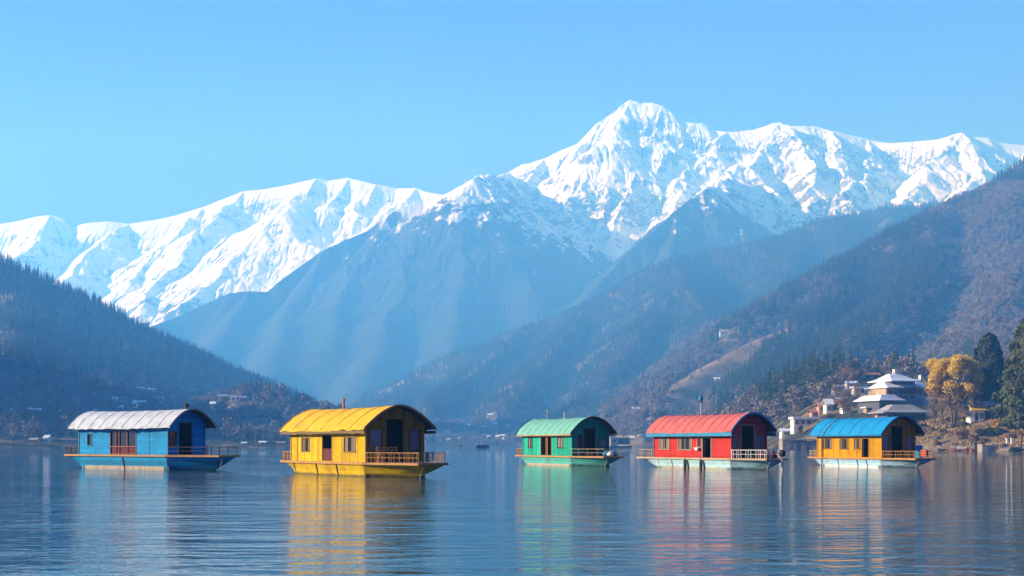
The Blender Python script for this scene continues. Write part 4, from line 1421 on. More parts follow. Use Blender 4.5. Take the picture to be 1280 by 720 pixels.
# masts and stove pipes are parts of their boats
MB().tube([(-6.0, 0.1, 3.55), (-6.0, 0.1, 4.15)], 0.07, 8).lathe([(0.11, 0), (0.11, 0.05), (0.02, 0.12)], (-6.0, 0.1, 4.17), 10).build("stove_pipe", M_OCHRE, boat_yellow)
mast = MB().tube([(-5.4, 0.1, 3.6), (-5.4, 0.1, 4.75)], 0.05, 8).bar((-5.4, -0.25, 4.7), (-5.4, 0.35, 4.7), 0.05, 0.05).build("mast", M_STEEL, boat_red)
MB().lathe([(0.05, 0), (0.15, 0.06), (0.17, 0.20), (0.14, 0.32), (0.06, 0.40)], (-5.4, 0.05, 4.74), 12).build("lamp_head", M_TEAL_TRIM, mast)
MB().tube([(-7.6, 0.0, 3.6), (-7.6, 0.0, 4.45)], 0.05, 8).lathe([(0.12, 0), (0.12, 0.05), (0.02, 0.13)], (-7.6, 0, 4.45), 10).bar((-7.6, -0.3, 4.2), (-7.6, 0.3, 4.2), 0.04, 0.04).build("stove_pipe", M_STEEL, boat_green)
MB().tube([(-4.6, 0.1, 3.6), (-4.6, 0.1, 4.25)], 0.09, 8).build("vent_pipe", M_STEEL, boat_green)
MB().lathe([(0.05, -0.1), (0.07, 0.18), (0.16, 0.22), (0.16, 0.38), (0.02, 0.46)], (-0.1, 0.1, 3.98), 10).build("finial", M_DARK_TIMBER, boat_blue)
# strap over the blue roof and a mooring pole against the wall below it
st = MB()
for k in range(22):
    y0, y1 = -1.895 + 3.79 * k / 22, -1.895 + 3.79 * (k + 1) / 22
    u_ = lambda y: 2.35 + 1.29 * (1 - abs(y / 1.895) ** 2) + 0.10
    st.bar((-6.7, y0, u_(y0)), (-6.7, y1, u_(y1)), 0.10, 0.03)
st.tube([(-6.7, -1.93, 2.4), (-6.72, -1.95, 0.4)], 0.025, 6)
st.build("roof_strap", M_DARK_TIMBER, boat_orange)
MB().tube([(-7.3, -1.62, -0.4), (-7.35, -1.60, 2.3)], 0.04, 6).build("mooring_pole", M_DARK_TIMBER, boat_orange)

# loose things aboard ------------------------------------------------------------------
p = on_boat(boat_yellow, 0.75, -0.75, 0.75)
bench = thing("bench", "low slatted wooden bench on the bow deck of the yellow houseboat", "bench", p, math.radians(35.4 - 90 + 8))
b_ = MB()
for k in range(4):
    b_.box(-0.2 + k * 0.105, -0.11 + k * 0.105, -0.7, 0.7, 0.40, 0.435)
b_.build("seat", M_OCHRE, bench)
for sx in (-0.17, 0.17):
    for sy in (-0.6, 0.6):
        MB().box(sx - 0.03, sx + 0.03, sy - 0.03, sy + 0.03, 0, 0.40).build("leg", M_OCHRE, bench)
b_ = MB()
for z in (0.58, 0.72):
    b_.box(-0.235, -0.205, -0.7, 0.7, z, z + 0.08)
for sy in (-0.6, 0.6):
    b_.box(-0.205, -0.175, sy - 0.025, sy + 0.025, 0.43, 0.82)
b_.build("backrest", M_OCHRE, bench)


def barrel(loc, label, mat):
    t = thing("barrel", label, "barrel", loc)
    b0 = MB().lathe([(0.26, 0.0), (0.29, 0.03), (0.29, 0.28), (0.31, 0.30), (0.31, 0.33), (0.29, 0.35), (0.29, 0.60), (0.31, 0.62), (0.31, 0.65), (0.29, 0.67), (0.29, 0.88), (0.27, 0.92)], (0, 0, 0), 18).build("body", mat, t)
    MB().lathe([(0.25, 0.922), (0.25, 0.94), (0.06, 0.945)], (0, 0, 0), 18).build("lid", M_TEAL_TRIM, t)
    return t


barrel(on_boat(boat_orange, 0.75, 1.2, 0.68), "light blue plastic barrel standing on the bow of the orange yellow houseboat", M_BLUE_PLASTIC)
t = MB()
pv = on_boat(boat_orange, 2.0, 0.75, 0.68 + 0.5)
vest = thing("life_vest", "orange life vest hung over the bow railing of the orange yellow houseboat", "life vest", pv, math.radians(19.96 - 90))
vb = MB()
for s in (-1, 1):
    prof = [(0.34, 0.0), (0.36, 0.06), (0.30, 0.10), (0.0, 0.11), (-0.3, 0.10)]
    vb.box(-0.32, 0.30, 0.035 * s if s > 0 else -0.11, 0.11 if s > 0 else -0.035, -0.34, 0.03)
vb.box(-0.30, 0.28, -0.11, 0.11, 0.032, 0.09)
vb.build("vest_panels", M_ORANGE_CLOTH, vest)
vs = MB()
for z in (-0.1, -0.24):
    vs.box(-0.325, 0.305, -0.116, 0.116, z, z + 0.04)
vs.build("vest_strap", M_RUBBER, vest)


def bundle(loc, rz, label, mats, seed, n=4, size=0.34):
    """Sagging sacks heaped on a deck."""
    g = np.random.default_rng(seed)
    t = MB()
    for k in range(n):
        c = (g.uniform(-0.5, 0.5), g.uniform(-0.3, 0.3), 0)
        r = size * g.uniform(0.75, 1.15)
        h = r * g.uniform(1.0, 1.5)
        t.lathe([(r * 0.85, 0), (r, h * 0.25), (r * 0.92, h * 0.6), (r * 0.55, h * 0.92), (r * 0.14, h), (r * 0.2, h * 1.12), (r * 0.08, h * 1.16)], c, 11, k % len(mats))
    o = t.build("sack_heap", mats, None, True)
    o.location = loc
    o.rotation_euler = (0, 0, rz)
    return tag(o, label, "sacks")


bundle(on_boat(boat_green, 2.2, 0.4, 0.77), 0.3, "blue and white sacks heaped on the bow of the green houseboat", [M_TEAL_TRIM, M_WHITE, M_BLUE_PLASTIC], 4, 6, 0.30)
bundle(on_boat(boat_red, -9.45, -0.4, 0.75), 0.2, "dark sacks and bundles on the stern of the red houseboat", [M_DARK_TIMBER, M_TEAL_TRIM, M_RUBBER], 8, 5, 0.32)
bundle(on_boat(boat_red, 1.3, 0.6, 0.75), 0.9, "brown bundles on the bow of the red houseboat", [M_MAROON, M_PALE_TIMBER, M_RED_TIMBER], 9, 4, 0.30)

# outboard motor clamped on the bow end of the red boat
p = on_boat(boat_red, 2.88, 0.3, 0.75)
om = thing("outboard_motor", "black outboard motor clamped to the bow end of the red houseboat", "motor", p, math.radians(28.1 - 90))
MB().lathe([(0.10, 0.12), (0.19, 0.16), (0.21, 0.36), (0.17, 0.52), (0.06, 0.57)], (0.12, 0, 0), 12).build("cowl", M_RUBBER, om)
MB().box(0.06, 0.18, -0.05, 0.05, -0.75, 0.14).box(0.0, 0.06, -0.09, 0.09, -0.2, 0.10).build("shaft", M_STEEL, om)
MB().bar((0.0, 0, 0.3), (-0.5, 0, 0.42), 0.05, 0.05).build("tiller", M_RUBBER, om)

# tyres and floats along the pale hull of the red boat
for fx, lab in ((0.47, "dark rubber fender hanging mid-hull on the red houseboat, left of the other"), (0.675, "dark rubber fender below the side door of the red houseboat, right of the other")):
    fd = MB().lathe([(0.03, 0.62), (0.10, 0.55), (0.12, 0.2), (0.10, -0.12), (0.03, -0.18)], (0, 0, 0), 10).tube([(0, 0, 0.6), (0, 0.05, 0.78)], 0.02, 5).build("boat_fender", M_RUBBER)
    fd.location = on_boat(boat_red, -8.9 * (1 - fx), -1.5 - 0.32, 0.02)
    tag(fd, lab, "fender", "fenders on the red houseboat")
wb = thing("wash_basin", "small white wash basin fixed to the red wall beside the side door", "basin", on_boat(boat_red, -8.9 * (1 - 0.60), -1.5 - 0.02, 1.42), math.radians(28.1 - 90))
MB().box(-0.16, 0.16, -0.24, 0.0, -0.14, 0.0).box(-0.19, 0.19, -0.27, -0.001, 0.003, 0.04).build("bowl", M_WHITE, wb)
MB().tube([(0, -0.02, 0.04), (0, -0.02, 0.2), (0, -0.14, 0.2)], 0.02, 6).build("tap", M_STEEL, wb)
# ---------------------------------------------------------------- right shore: buildings, trees, bank, moored boats
_DS = np.arange(225.0, 3300.0, 1.5)


def ground_at(px, py, lo=225.0):
    """The point of the ground seen at a pixel, by walking the line of sight until the land rises to meet it."""
    d = _DS[_DS >= lo]
    x = (px - CX) / F_PIX * d
    zl = EYE + (HY - py) / F_PIX * d
    zt = hills.sample(x, d)
    hit = np.where(zt >= zl)[0]
    i = hit[0] if len(hit) else len(d) - 1
    return Vector((x[i], d[i], zt[i])), float(d[i])


BUILT = []                                               # x, distance, width of every building, and how far in front the ground is open

M_SHADE_WALL = weathered("shaded_dark_boards", (0.10, 0.10, 0.12), (0.06, 0.06, 0.075), 1.2, 0.8, 0.2, (1, 1, 3))  # dark walls; on the hotel wing the colour also carries shade
M_PLASTER = weathered("pale_plaster", (0.70, 0.68, 0.64), (0.56, 0.54, 0.50), 0.8, 0.85, 0.15, stain=(0.22, 0.18, 0.15), stain_amount=0.5)
M_TAN_WALL = weathered("tan_plaster", (0.42, 0.30, 0.20), (0.33, 0.23, 0.16), 0.8, 0.85, 0.15, stain=(0.2, 0.14, 0.1))
M_PINK_WALL = weathered("pink_brick", (0.46, 0.25, 0.19), (0.36, 0.19, 0.15), 1.0, 0.85, 0.2)
M_TIN = weathered("pale_tin_roof", (0.78, 0.78, 0.78), (0.62, 0.62, 0.63), 0.9, 0.5, 0.1, stain=(0.35, 0.28, 0.24), stain_amount=0.5)
M_SLATE_ROOF = weathered("grey_shingle_roof", (0.36, 0.35, 0.34), (0.27, 0.26, 0.26), 0.9, 0.75, 0.2, stain=(0.16, 0.14, 0.13))
M_ORANGE_ROOF = weathered("orange_tile_roof", (0.45, 0.16, 0.07), (0.33, 0.11, 0.05), 1.2, 0.8, 0.2)
M_STONE = weathered("quay_stone", (0.36, 0.29, 0.24), (0.22, 0.18, 0.15), 0.9, 0.9, 0.5, (1, 1, 2), stain=(0.12, 0.1, 0.08), stain_amount=0.5)
M_YELLOW_SIGN = weathered("yellow_awning", (0.68, 0.42, 0.02), (0.58, 0.34, 0.02), 2, 0.7, 0.1)
M_DARK_PANE = material("dark_pane", (0.015, 0.018, 0.022), 0.12, 0.5)


def hip_roof(mb, x0, x1, y0, y1, z0, z1, inset, th=0.18, mi=0, flare=0.0):
    """Hipped roof with upturned eaves and real thickness."""
    ix, iy = inset
    mx0, mx1, my0, my1 = x0 + ix * 0.45, x1 - ix * 0.45, y0 + iy * 0.45, y1 - iy * 0.45
    zm = z0 + (z1 - z0) * (0.45 - flare)
    rings = [[(x0, y0, z0), (x1, y0, z0), (x1, y1, z0), (x0, y1, z0)], [(mx0, my0, zm), (mx1, my0, zm), (mx1, my1, zm), (mx0, my1, zm)],
             [(x0 + ix, y0 + iy, z1), (x1 - ix, y0 + iy, z1), (x1 - ix, y1 - iy, z1), (x0 + ix, y1 - iy, z1)]]
    v = [p for r in rings for p in r]
    v += [(x, y, z - th) for x, y, z in rings[0]]
    f = []
    for r in range(2):
        for k in range(4):
            f.append((r * 4 + k, r * 4 + (k + 1) % 4, r * 4 + 4 + (k + 1) % 4, r * 4 + 4 + k))
    f.append((8, 9, 10, 11))
    for k in range(4):
        f.append((12 + k, 12 + (k + 1) % 4, (k + 1) % 4, k))
    f.append((15, 14, 13, 12))
    mb.add(v, f, mi)


def gable_roof(mb, x0, x1, y0, y1, z0, z1, over=0.4, th=0.15, along='x'):
    if along == 'x':
        ym = (y0 + y1) / 2
        A = [(x0 - over, y0 - over, z0 - 0.1), (x0 - over, ym, z1), (x0 - over, y1 + over, z0 - 0.1)]
        d = (x1 - x0 + 2 * over, 0, 0)
    else:
        xm = (x0 + x1) / 2
        A = [(x0 - over, y0 - over, z0 - 0.1), (xm, y0 - over, z1), (x1 + over, y0 - over, z0 - 0.1)]
        d = (0, y1 - y0 + 2 * over, 0)
    B = [(p[0] + d[0], p[1] + d[1], p[2] + d[2]) for p in A]
    lo = lambda P: [(x, y, z + th) for x, y, z in P]
    v = A + B + lo(A) + lo(B)
    f = [(0, 3, 4, 1), (1, 4, 5, 2), (6, 7, 10, 9), (7, 8, 11, 10), (0, 1, 7, 6), (1, 2, 8, 7), (3, 9, 10, 4), (4, 10, 11, 5), (0, 6, 9, 3), (2, 5, 11, 8)]
    mb.add(v, f)


def opening(parent, kind, x0, x1, z0, z1, y, frame_mat, bars=1, pane=None):
    """A window or door let into a wall that faces the lake (towards -y): frame proud of the wall, dark pane set into it."""
    fr = MB()
    w = 0.10
    fr.box(x0 - w, x0, y - 0.06, y + 0.03, z0, z1).box(x1, x1 + w, y - 0.06, y + 0.03, z0, z1).box(x0 - w, x1 + w, y - 0.065, y + 0.03, z1, z1 + w)
    if kind == "window":
        fr.box(x0 - w * 1.3, x1 + w * 1.3, y - 0.10, y + 0.03, z0 - w, z0)
    for k in range(bars):
        c = x0 + (x1 - x0) * (k + 1) / (bars + 1)
        fr.box(c - 0.035, c + 0.035, y - 0.05, y + 0.02, z0, z1)
    o = fr.build(kind, frame_mat, parent)
    MB().box(x0, x1, y - 0.02, y - 0.008, z0, z1).build("pane" if kind == "window" else "door_panel", pane or M_DARK_PANE, o)
    return o


# low pavilion by the water
bpos, bd_ = ground_at(1139, 533)
pav = thing("pavilion", "low dark pavilion with a wide pale grey hipped roof behind the blue-roofed boat", "pavilion", (bpos.x, bd_ + 3, bpos.z), math.radians(9))
k_ = bd_ / F_PIX
MB().box(-6.0, 6.6, 0.3, 8, -2.5, 0.35).build("plinth", M_STONE, pav)
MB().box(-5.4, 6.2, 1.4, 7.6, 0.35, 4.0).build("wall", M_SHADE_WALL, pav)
r_ = MB()
hip_roof(r_, -7.6, 7.4, -0.6, 9.4, 4.1, 6.3, (4.6, 3.4), 0.28, 0, 0.18)
r_.build("roof", M_SLATE_ROOF, pav)
for x in (-5.6, -2.6, 0.4, 3.4, 6.3):
    MB().box(x - 0.13, x + 0.13, 0.45, 0.71, 0.35, 4.0).build("column", M_DARK_TIMBER, pav)
for i, (a, b, z0, z1) in enumerate(((-4.9, -3.2, 0.5, 2.7), (-2.1, -0.5, 0.5, 2.7), (1.0, 3.0, 1.0, 3.0), (4.0, 5.7, 0.8, 3.0))):
    opening(pav, "door" if i < 2 else "window", a, b, z0, z1, 1.38, M_STEEL if i < 2 else M_DARK_TIMBER, 1, M_STEEL if i == 1 else None)
MB().box(-5.6, 6.3, 0.40, 0.46, 1.15, 1.22).box(-5.6, 6.3, 0.41, 0.45, 0.75, 0.80).build("railing", M_DARK_TIMBER, pav)

# tiered hotel on the rise behind
hpos, hd = ground_at(1108, 512, 330)
hd = max(hd, 345)
hs = hd / F_PIX
hx = (1108 - CX) * hs
hz0 = float(hills.sample(hx, hd + 6))
H = lambda py: EYE + (HY - py) * hs - hz0
X_ = lambda px: (px - 1108) * hs
hot = thing("lakeside_hotel", "tiered grey hotel with white hipped roofs and a small white cupola on top", "hotel", (hx + 4.2, hd, hz0), math.radians(20))
MB().box(X_(1085), X_(1143), 0, 12, -4, H(497)).build("terrace_base", weathered("blue_grey_masonry", (0.22, 0.24, 0.28), (0.16, 0.18, 0.21), 0.7, 0.85, 0.2), hot)
MB().box(X_(1072), X_(1086.5), -1.5, 9, -4, H(501)).build("wing_wall", M_SHADE_WALL, hot)  # shade on the wing is put into its dark wall colour
r_ = MB()
hip_roof(r_, X_(1068), X_(1107), -3.0, 10.5, H(500.5), H(494), (2.2, 2.2), 0.25, 0, 0.1)
r_.build("wing_roof", M_TIN, hot)
MB().box(X_(1090), X_(1109), 1.0, 10, H(497) + 0.004, H(484)).build("side_wall", M_TAN_WALL, hot)
r_ = MB()
hip_roof(r_, X_(1087.5), X_(1112), -0.6, 11, H(484), H(476.5), (2.0, 4.5), 0.2, 0, 0.15)
r_.build("side_roof", M_TIN, hot)
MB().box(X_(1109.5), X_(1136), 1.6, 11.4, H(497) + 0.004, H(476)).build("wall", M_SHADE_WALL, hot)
r_ = MB()
hip_roof(r_, X_(1105), X_(1141), 0.0, 13, H(483.5), H(480), (1.3, 1.6), 0.2)
r_.build("skirt_roof", M_SLATE_ROOF, hot)
r_ = MB()
hip_roof(r_, X_(1097), X_(1142), 0.6, 12.6, H(475.5), H(466), (3.4, 5.4), 0.22, 0, 0.12)
roof_h = r_.build("roof", M_TIN, hot)
MB().box(X_(1121) - 0.5, X_(1121) + 0.5, 6.0, 7.0, H(466.5), H(461)).box(X_(1121) - 0.65, X_(1121) + 0.65, 5.85, 7.15, H(461) + 0.003, H(460)).box(X_(1121) - 0.9, X_(1121) - 0.55, 6.3, 6.7, H(466.5), H(463)).build("cupola", M_WHITE, roof_h)
for a, b, z0, z1, y in ((1093, 1099, 494, 487, 0.98), (1101, 1107, 494, 487, 0.98), (1113, 1121, 494, 486, 1.58), (1124, 1132, 494, 486, 1.58), (1075, 1083, 510, 503.5, -1.52)):
    opening(hot, "window", X_(a), X_(b), H(z0), H(z1), y, M_PALE_TIMBER, 2)
for a in (1089, 1100, 1111, 1122, 1133, 1142):
    MB().box(X_(a) - 0.09, X_(a) + 0.09, 0.02, 0.2, H(497) + 0.004, H(495) + 0.5).build("balcony_post", M_WHITE, hot)
MB().box(X_(1085), X_(1143), 0.05, 0.15, H(495) + 0.4, H(495) + 0.5).build("balcony_rail", M_WHITE, hot)

BUILT += [(bpos.x, bd_, 17.0, 60.0), (hx, hd, 20.0, 75.0)]

# house beside it with a swept white roof
gx = (1147 - CX) * (hd + 8) / F_PIX
gz = float(hills.sample(gx, hd + 8))
gs = (hd + 8) / F_PIX
G = lambda py: EYE + (HY - py) * gs - gz
Q = lambda px: (px - 1147) * gs
hou = thing("villa", "white villa with a swept white roof between the hotel and the golden tree", "villa", (gx, hd + 8, gz), math.radians(16))
MB().box(Q(1138), Q(1166), 0, 9, -4, G(484)).build("wall", M_PLASTER, hou)
r_ = MB()
hip_roof(r_, Q(1133.5), Q(1171), -1.6, 10.6, G(484), G(473), (6.0, 4.8), 0.22, 0, 0.2)
rf = r_.build("roof", M_TIN, hou)
MB().box(Q(1160), Q(1163.5), 3, 4.2, G(477), G(468)).build("chimney", M_PLASTER, rf)
for a, b in ((1140, 1145), (1148, 1153), (1156, 1161)):
    opening(hou, "window", Q(a), Q(b), G(494), G(487.5), -0.004, M_PALE_TIMBER, 1)

BUILT.append((gx, hd + 8, 9.0, 60.0))

# kiosk with a yellow awning, dark shed beside it, picket fence
kpos, kd = ground_at(1222, 529)
ks = kd / F_PIX
U = lambda px: (px - 1222) * ks
V = lambda py: EYE + (HY - py) * ks - kpos.z
kio = thing("kiosk", "white kiosk under a bright yellow awning right of the golden tree", "kiosk", (kpos.x, kd, kpos.z))
MB().box(U(1213.5), U(1231), 0.2, 3.4, -1.5, V(509)).build("wall", M_WHITE, kio)
MB().add([(U(1213), -0.9, V(512.5)), (U(1233), -0.9, V(512.5)), (U(1233), 0.6, V(508)), (U(1213), 0.6, V(508)), (U(1213), -0.9, V(513.5)), (U(1233), -0.9, V(513.5)), (U(1233), 0.6, V(509)), (U(1213), 0.6, V(509))],
         [(0, 1, 2, 3), (7, 6, 5, 4), (0, 4, 5, 1), (1, 5, 6, 2), (2, 6, 7, 3), (3, 7, 4, 0)]).build("awning", M_YELLOW_SIGN, kio)
MB().box(U(1211.5), U(1234), -0.4, 4.0, V(508) + 0.02, V(506.5)).build("roof", M_PINK_WALL, kio)
opening(kio, "door", U(1219), U(1223), 0.05, V(516), 0.19, M_STEEL, 0)
opening(kio, "window", U(1225.5), U(1230), V(523), V(517), 0.19, M_STEEL, 1)
MB().box(U(1213), U(1231.5), -0.45, 0.18, V(526.5), V(525.8)).build("counter", M_WHITE, kio)
BUILT.append((kpos.x + 2, kd, 8.0, 60.0))
shd = thing("shed", "dark green shed with a grey roof and white framed window behind the picket fence", "shed", (kpos.x + 4.1, kd + 2, kpos.z))
W_ = lambda px: (px - 1222) * ks - 4.1
MB().box(W_(1232.5), W_(1249), 0, 4, -1.5, V(506)).build("wall", weathered("dark_green_boards", (0.06, 0.08, 0.075), (0.04, 0.055, 0.05), 2), shd)
r_ = MB()
gable_roof(r_, W_(1232.5), W_(1249), 0, 4, V(506), V(501.5), 0.35)
r_.build("roof", M_SLATE_ROOF, shd)
opening(shd, "window", W_(1243), W_(1247.5), V(520), V(510), -0.004, M_WHITE, 1)
opening(shd, "door", W_(1235), W_(1239), 0.02, V(514), -0.004, M_DARK_TIMBER, 0)
fpos, fd = ground_at(1236, 536)
fen = MB()
for k in range(46):
    x = (1211 - 1236 + k * 1.08) * fd / F_PIX
    zg = float(hills.sample(fpos.x + x, fd)) - fpos.z
    fen.box(x - 0.045, x + 0.045, -0.02, 0.02, zg - 0.3, zg + 1.15 + 0.07 * math.sin(k * 1.7))
for k in range(45):
    x0, x1 = ((1211 - 1236 + (k + j) * 1.08) * fd / F_PIX for j in (0, 1))
    g0, g1 = (float(hills.sample(fpos.x + x, fd)) - fpos.z for x in (x0, x1))
    for z in (0.35, 0.9):
        fen.bar((x0, 0.045, g0 + z), (x1, 0.045, g1 + z), 0.05, 0.08)
fo = fen.build("picket_fence", M_PALE_TIMBER)
fo.location = (fpos.x, fd, fpos.z)
tag(fo, "brown picket fence along the bank below the kiosk and shed", "fence")


def cottage(px, py, wpx, hpx, label, group=None, wall=None, roof=None, flat=False, wins=2, name="house", lo=225.0, depth=None, rz=0.0):
    """A house by its size in the view: walls, roof, and the windows one can see."""
    p, d = ground_at(px, py, lo)
    s = d / F_PIX
    w, h = wpx * s, hpx * s
    BUILT.append((p.x, d, w, (75.0 if 0 < p.x and d < 620 else min(75.0, 18 + 2.2 * h + d * 0.02)) if p.x > 20 or d > 1200 else 24.0))
    dp = depth or max(4.0, w * 0.7)
    t = thing(name, label, "house", (p.x, d + dp * 0.3, p.z), rz, group)
    hw_ = h * (0.78 if flat else 0.62)
    MB().box(-w / 2, w / 2, 0, dp, -3, hw_).build("wall", wall or M_PLASTER, t)
    r = MB()
    if flat:
        r.box(-w / 2 - 0.5, w / 2 + 0.5, -0.9, dp + 0.5, hw_ + 0.003, h)
    else:
        gable_roof(r, -w / 2, w / 2, 0, dp, hw_ + 0.1, h, 0.5, 0.15)
    r.build("roof", roof or M_TIN, t)
    for k in range(wins):
        c = -w / 2 + w * (k + 0.5) / wins
        q = min(0.7, w / wins * 0.26)
        opening(t, "window", c - q, c + q, hw_ * 0.38, hw_ * 0.8, -0.004, M_PALE_TIMBER, 1 if q > 0.4 else 0)
    return t


cottage(1009, 534, 30, 12.5, "long white house with a flat white roof above the stone quay", wall=M_PLASTER, roof=M_TIN, flat=True, wins=4)
cottage(984, 545, 11, 9, "small white house at the water's edge left of the stone quay", wall=M_PLASTER, roof=M_TIN, wins=1)
cottage(1030, 518, 10, 15, "narrow pink brick house above the long white house", wall=M_PINK_WALL, roof=M_PINK_WALL, wins=2)
cottage(1038, 517, 8, 18, "tall pale tower-like house beside the pink brick house", wall=M_PLASTER, roof=M_TIN, wins=1)
cottage(1045, 513, 9, 11, "orange plastered house right of the tall pale house", wall=weathered("orange_plaster", (0.48, 0.21, 0.07), (0.38, 0.16, 0.06), 1), roof=M_ORANGE_ROOF, wins=1)
cottage(1020, 521, 8, 9, "low pink house on the slope left of the narrow pink house", wall=M_PINK_WALL, roof=M_ORANGE_ROOF, wins=1)
cottage(1049, 493, 10, 12, "white block house on the wooded rise left of the hotel", wall=M_PLASTER, roof=M_TIN, flat=True, wins=2, lo=380)
cottage(1076, 494, 13, 11, "white house half hidden by bare trees just left of the hotel roofs", wall=M_PLASTER, roof=M_TIN, flat=True, wins=2, lo=380)
cottage(1091, 474, 20, 9, "house with an orange tiled roof up the slope behind the hotel's left side", wall=M_TAN_WALL, roof=M_ORANGE_ROOF, wins=2, lo=400)
cottage(1136, 474, 15, 9, "house with an orange tiled roof behind the hotel's right side", wall=M_TAN_WALL, roof=M_ORANGE_ROOF, wins=2, lo=400)
cottage(906, 420, 11, 8, "lone pale house with a grey roof high on the slope above the cleared strip", wall=M_PLASTER, roof=M_SLATE_ROOF, wins=2, lo=700)
cottage(897, 478, 7, 6, "tiny white house at the foot of the cleared strip", wall=M_PLASTER, roof=M_TIN, wins=1, lo=600)

cottage(1105, 526, 10, 11, "pinkish house with an orange roof tucked left of the dark pavilion", wall=M_PINK_WALL, roof=M_ORANGE_ROOF, wins=1)
cottage(1093, 516, 17, 7, "long low pale roofed house just below the hotel's terrace", wall=M_TAN_WALL, roof=M_TIN, flat=True, wins=3)
cottage(1060, 517, 10, 12, "small white house left of the hotel's lower wing", wall=M_PLASTER, roof=M_TIN, wins=1)
cottage(1055, 506, 11, 9, "small grey roofed house among trees above the blue roof's left part", wall=M_TAN_WALL, roof=M_SLATE_ROOF, wins=1)
cottage(1066, 485, 13, 9, "white roofed house up the slope left of the hotel's top roof", wall=M_PLASTER, roof=M_TIN, wins=1, lo=380)

# ---------------------------------------------------------------- big trees on the right shore
M_GOLD = foliage_material("golden_leaves", (0.50, 0.29, 0.02), (0.66, 0.43, 0.045), 0.35)
M_DRY = foliage_material("dry_brown_twigs", (0.17, 0.105, 0.06), (0.27, 0.18, 0.10), 0.5)
M_CYPRESS = foliage_material("cypress_foliage", (0.028, 0.040, 0.018), (0.060, 0.072, 0.030), 0.4)
M_CEDAR = foliage_material("cedar_foliage", (0.042, 0.052, 0.020), (0.11, 0.115, 0.040), 0.3)
M_SHRUB = foliage_material("dry_shrub", (0.14, 0.09, 0.045), (0.24, 0.15, 0.07), 0.8)
M_DARK_SHRUB = foliage_material("dark_shrub", (0.030, 0.038, 0.022), (0.06, 0.065, 0.035), 0.8)


def shell_points(g, n, h, rad, z0, fill=0.35):
    """Points through a crown whose radius at height t (0..1) and bearing a is rad(t, a); most lie near the surface."""
    t = g.uniform(0, 1, n)
    a = g.uniform(0, 2 * np.pi, n)
    R = rad(t, a)
    q = np.where(g.uniform(0, 1, n) < fill, np.sqrt(g.uniform(0, 1, n)), g.uniform(0.82, 1.04, n))
    P = np.stack([R * q * np.cos(a), R * q * np.sin(a), z0 + t * (h - z0)], -1)
    Nn = np.stack([np.cos(a), np.sin(a), np.full(n, 0.35)], -1)
    return P, Nn


# golden tree
tp, td = ground_at(1193, 531)
gold = thing("golden_tree", "big golden autumn tree with many bare stems on the right bank", "tree", (tp.x, td, tp.z - 0.2))
g = np.random.default_rng(77)
s_ = td / F_PIX
Ht = 90 * s_
tr_ = MB()
tips = []
for k in range(9):
    a = 2 * math.pi * k / 9 + g.uniform(-.25, .25)
    r0, r1 = g.uniform(0.2, 0.7), Ht * g.uniform(0.16, 0.36)
    pts = [(r0 * math.cos(a), r0 * math.sin(a), -0.5), (r1 * 0.22 * math.cos(a), r1 * 0.22 * math.sin(a), Ht * 0.25), (r1 * 0.6 * math.cos(a), r1 * 0.6 * math.sin(a), Ht * 0.52), (r1 * math.cos(a), r1 * math.sin(a), Ht * 0.84)]
    tr_.tube(pts, 0.20, 7, 0, 0.05)
    for j in range(9):
        q = g.uniform(0.3, 0.95)
        i = min(int(q * 3), 2)
        b = Vector(pts[i]).lerp(Vector(pts[i + 1]), q * 3 - i)
        aa = a + g.uniform(-1.1, 1.1)
        ln = g.uniform(1.4, 3.6)
        e = b + Vector((ln * 0.65 * math.cos(aa), ln * 0.65 * math.sin(aa), ln * 0.75))
        tr_.tube([b, b.lerp(e, 0.5) + Vector((0, 0, 0.15)), e], 0.065, 5, 0, 0.015)
        tips.append(e)
tr_.build("trunk", M_BARK, gold)
Rm = 35.5 * s_
lobes = [(g.uniform(0, 6.28), g.uniform(0.3, 0.98)) for _ in range(17)]
cl = []
for a, t in lobes:
    R = Rm * (0.28 + 0.72 * math.sin(math.pi * min(1, t * 0.62 + 0.18))) * 0.74
    cl.append(Vector((R * math.cos(a), R * math.sin(a), Ht * (0.30 + 0.58 * t))))
cl += [Vector((0.5, -0.8, Ht * 0.88)), Vector((-Rm * .35, -1, Ht * 0.86)), Vector((Rm * .42, -1, Ht * 0.85)), Vector((-Rm * .72, -0.5, Ht * 0.66)), Vector((Rm * .70, -0.5, Ht * 0.68))] + tips[::3]
P, Nn = [], []
P2, N2 = [], []
for c in cl:
    r = g.uniform(1.35, 2.15)
    n = 1400
    d = g.normal(0, 1, (n, 3))
    d /= np.linalg.norm(d, axis=1)[:, None]
    pp = np.array(c) + d * (r * g.uniform(0.25, 1.1, n))[:, None] * np.array([1, 1, 0.95])
    up = (pp[:, 2] / Ht + g.normal(0, 0.09, n)) > 0.52
    P.append(pp[up]); Nn.append(d[up])
    P2.append(pp[~up][::3]); N2.append(d[~up][::3])
P, Nn, P2, N2 = (np.concatenate(q) for q in (P, Nn, P2, N2))
v, f = scatter_faces(g, P, Nn, 0.125, 0.7)
MB().add(v, f).build("crown", M_GOLD, gold)
v, f = scatter_faces(g, P2, N2, 0.075, 0.7, 3.0)
MB().add(v, f).build("brown_twigs", M_DRY, gold)


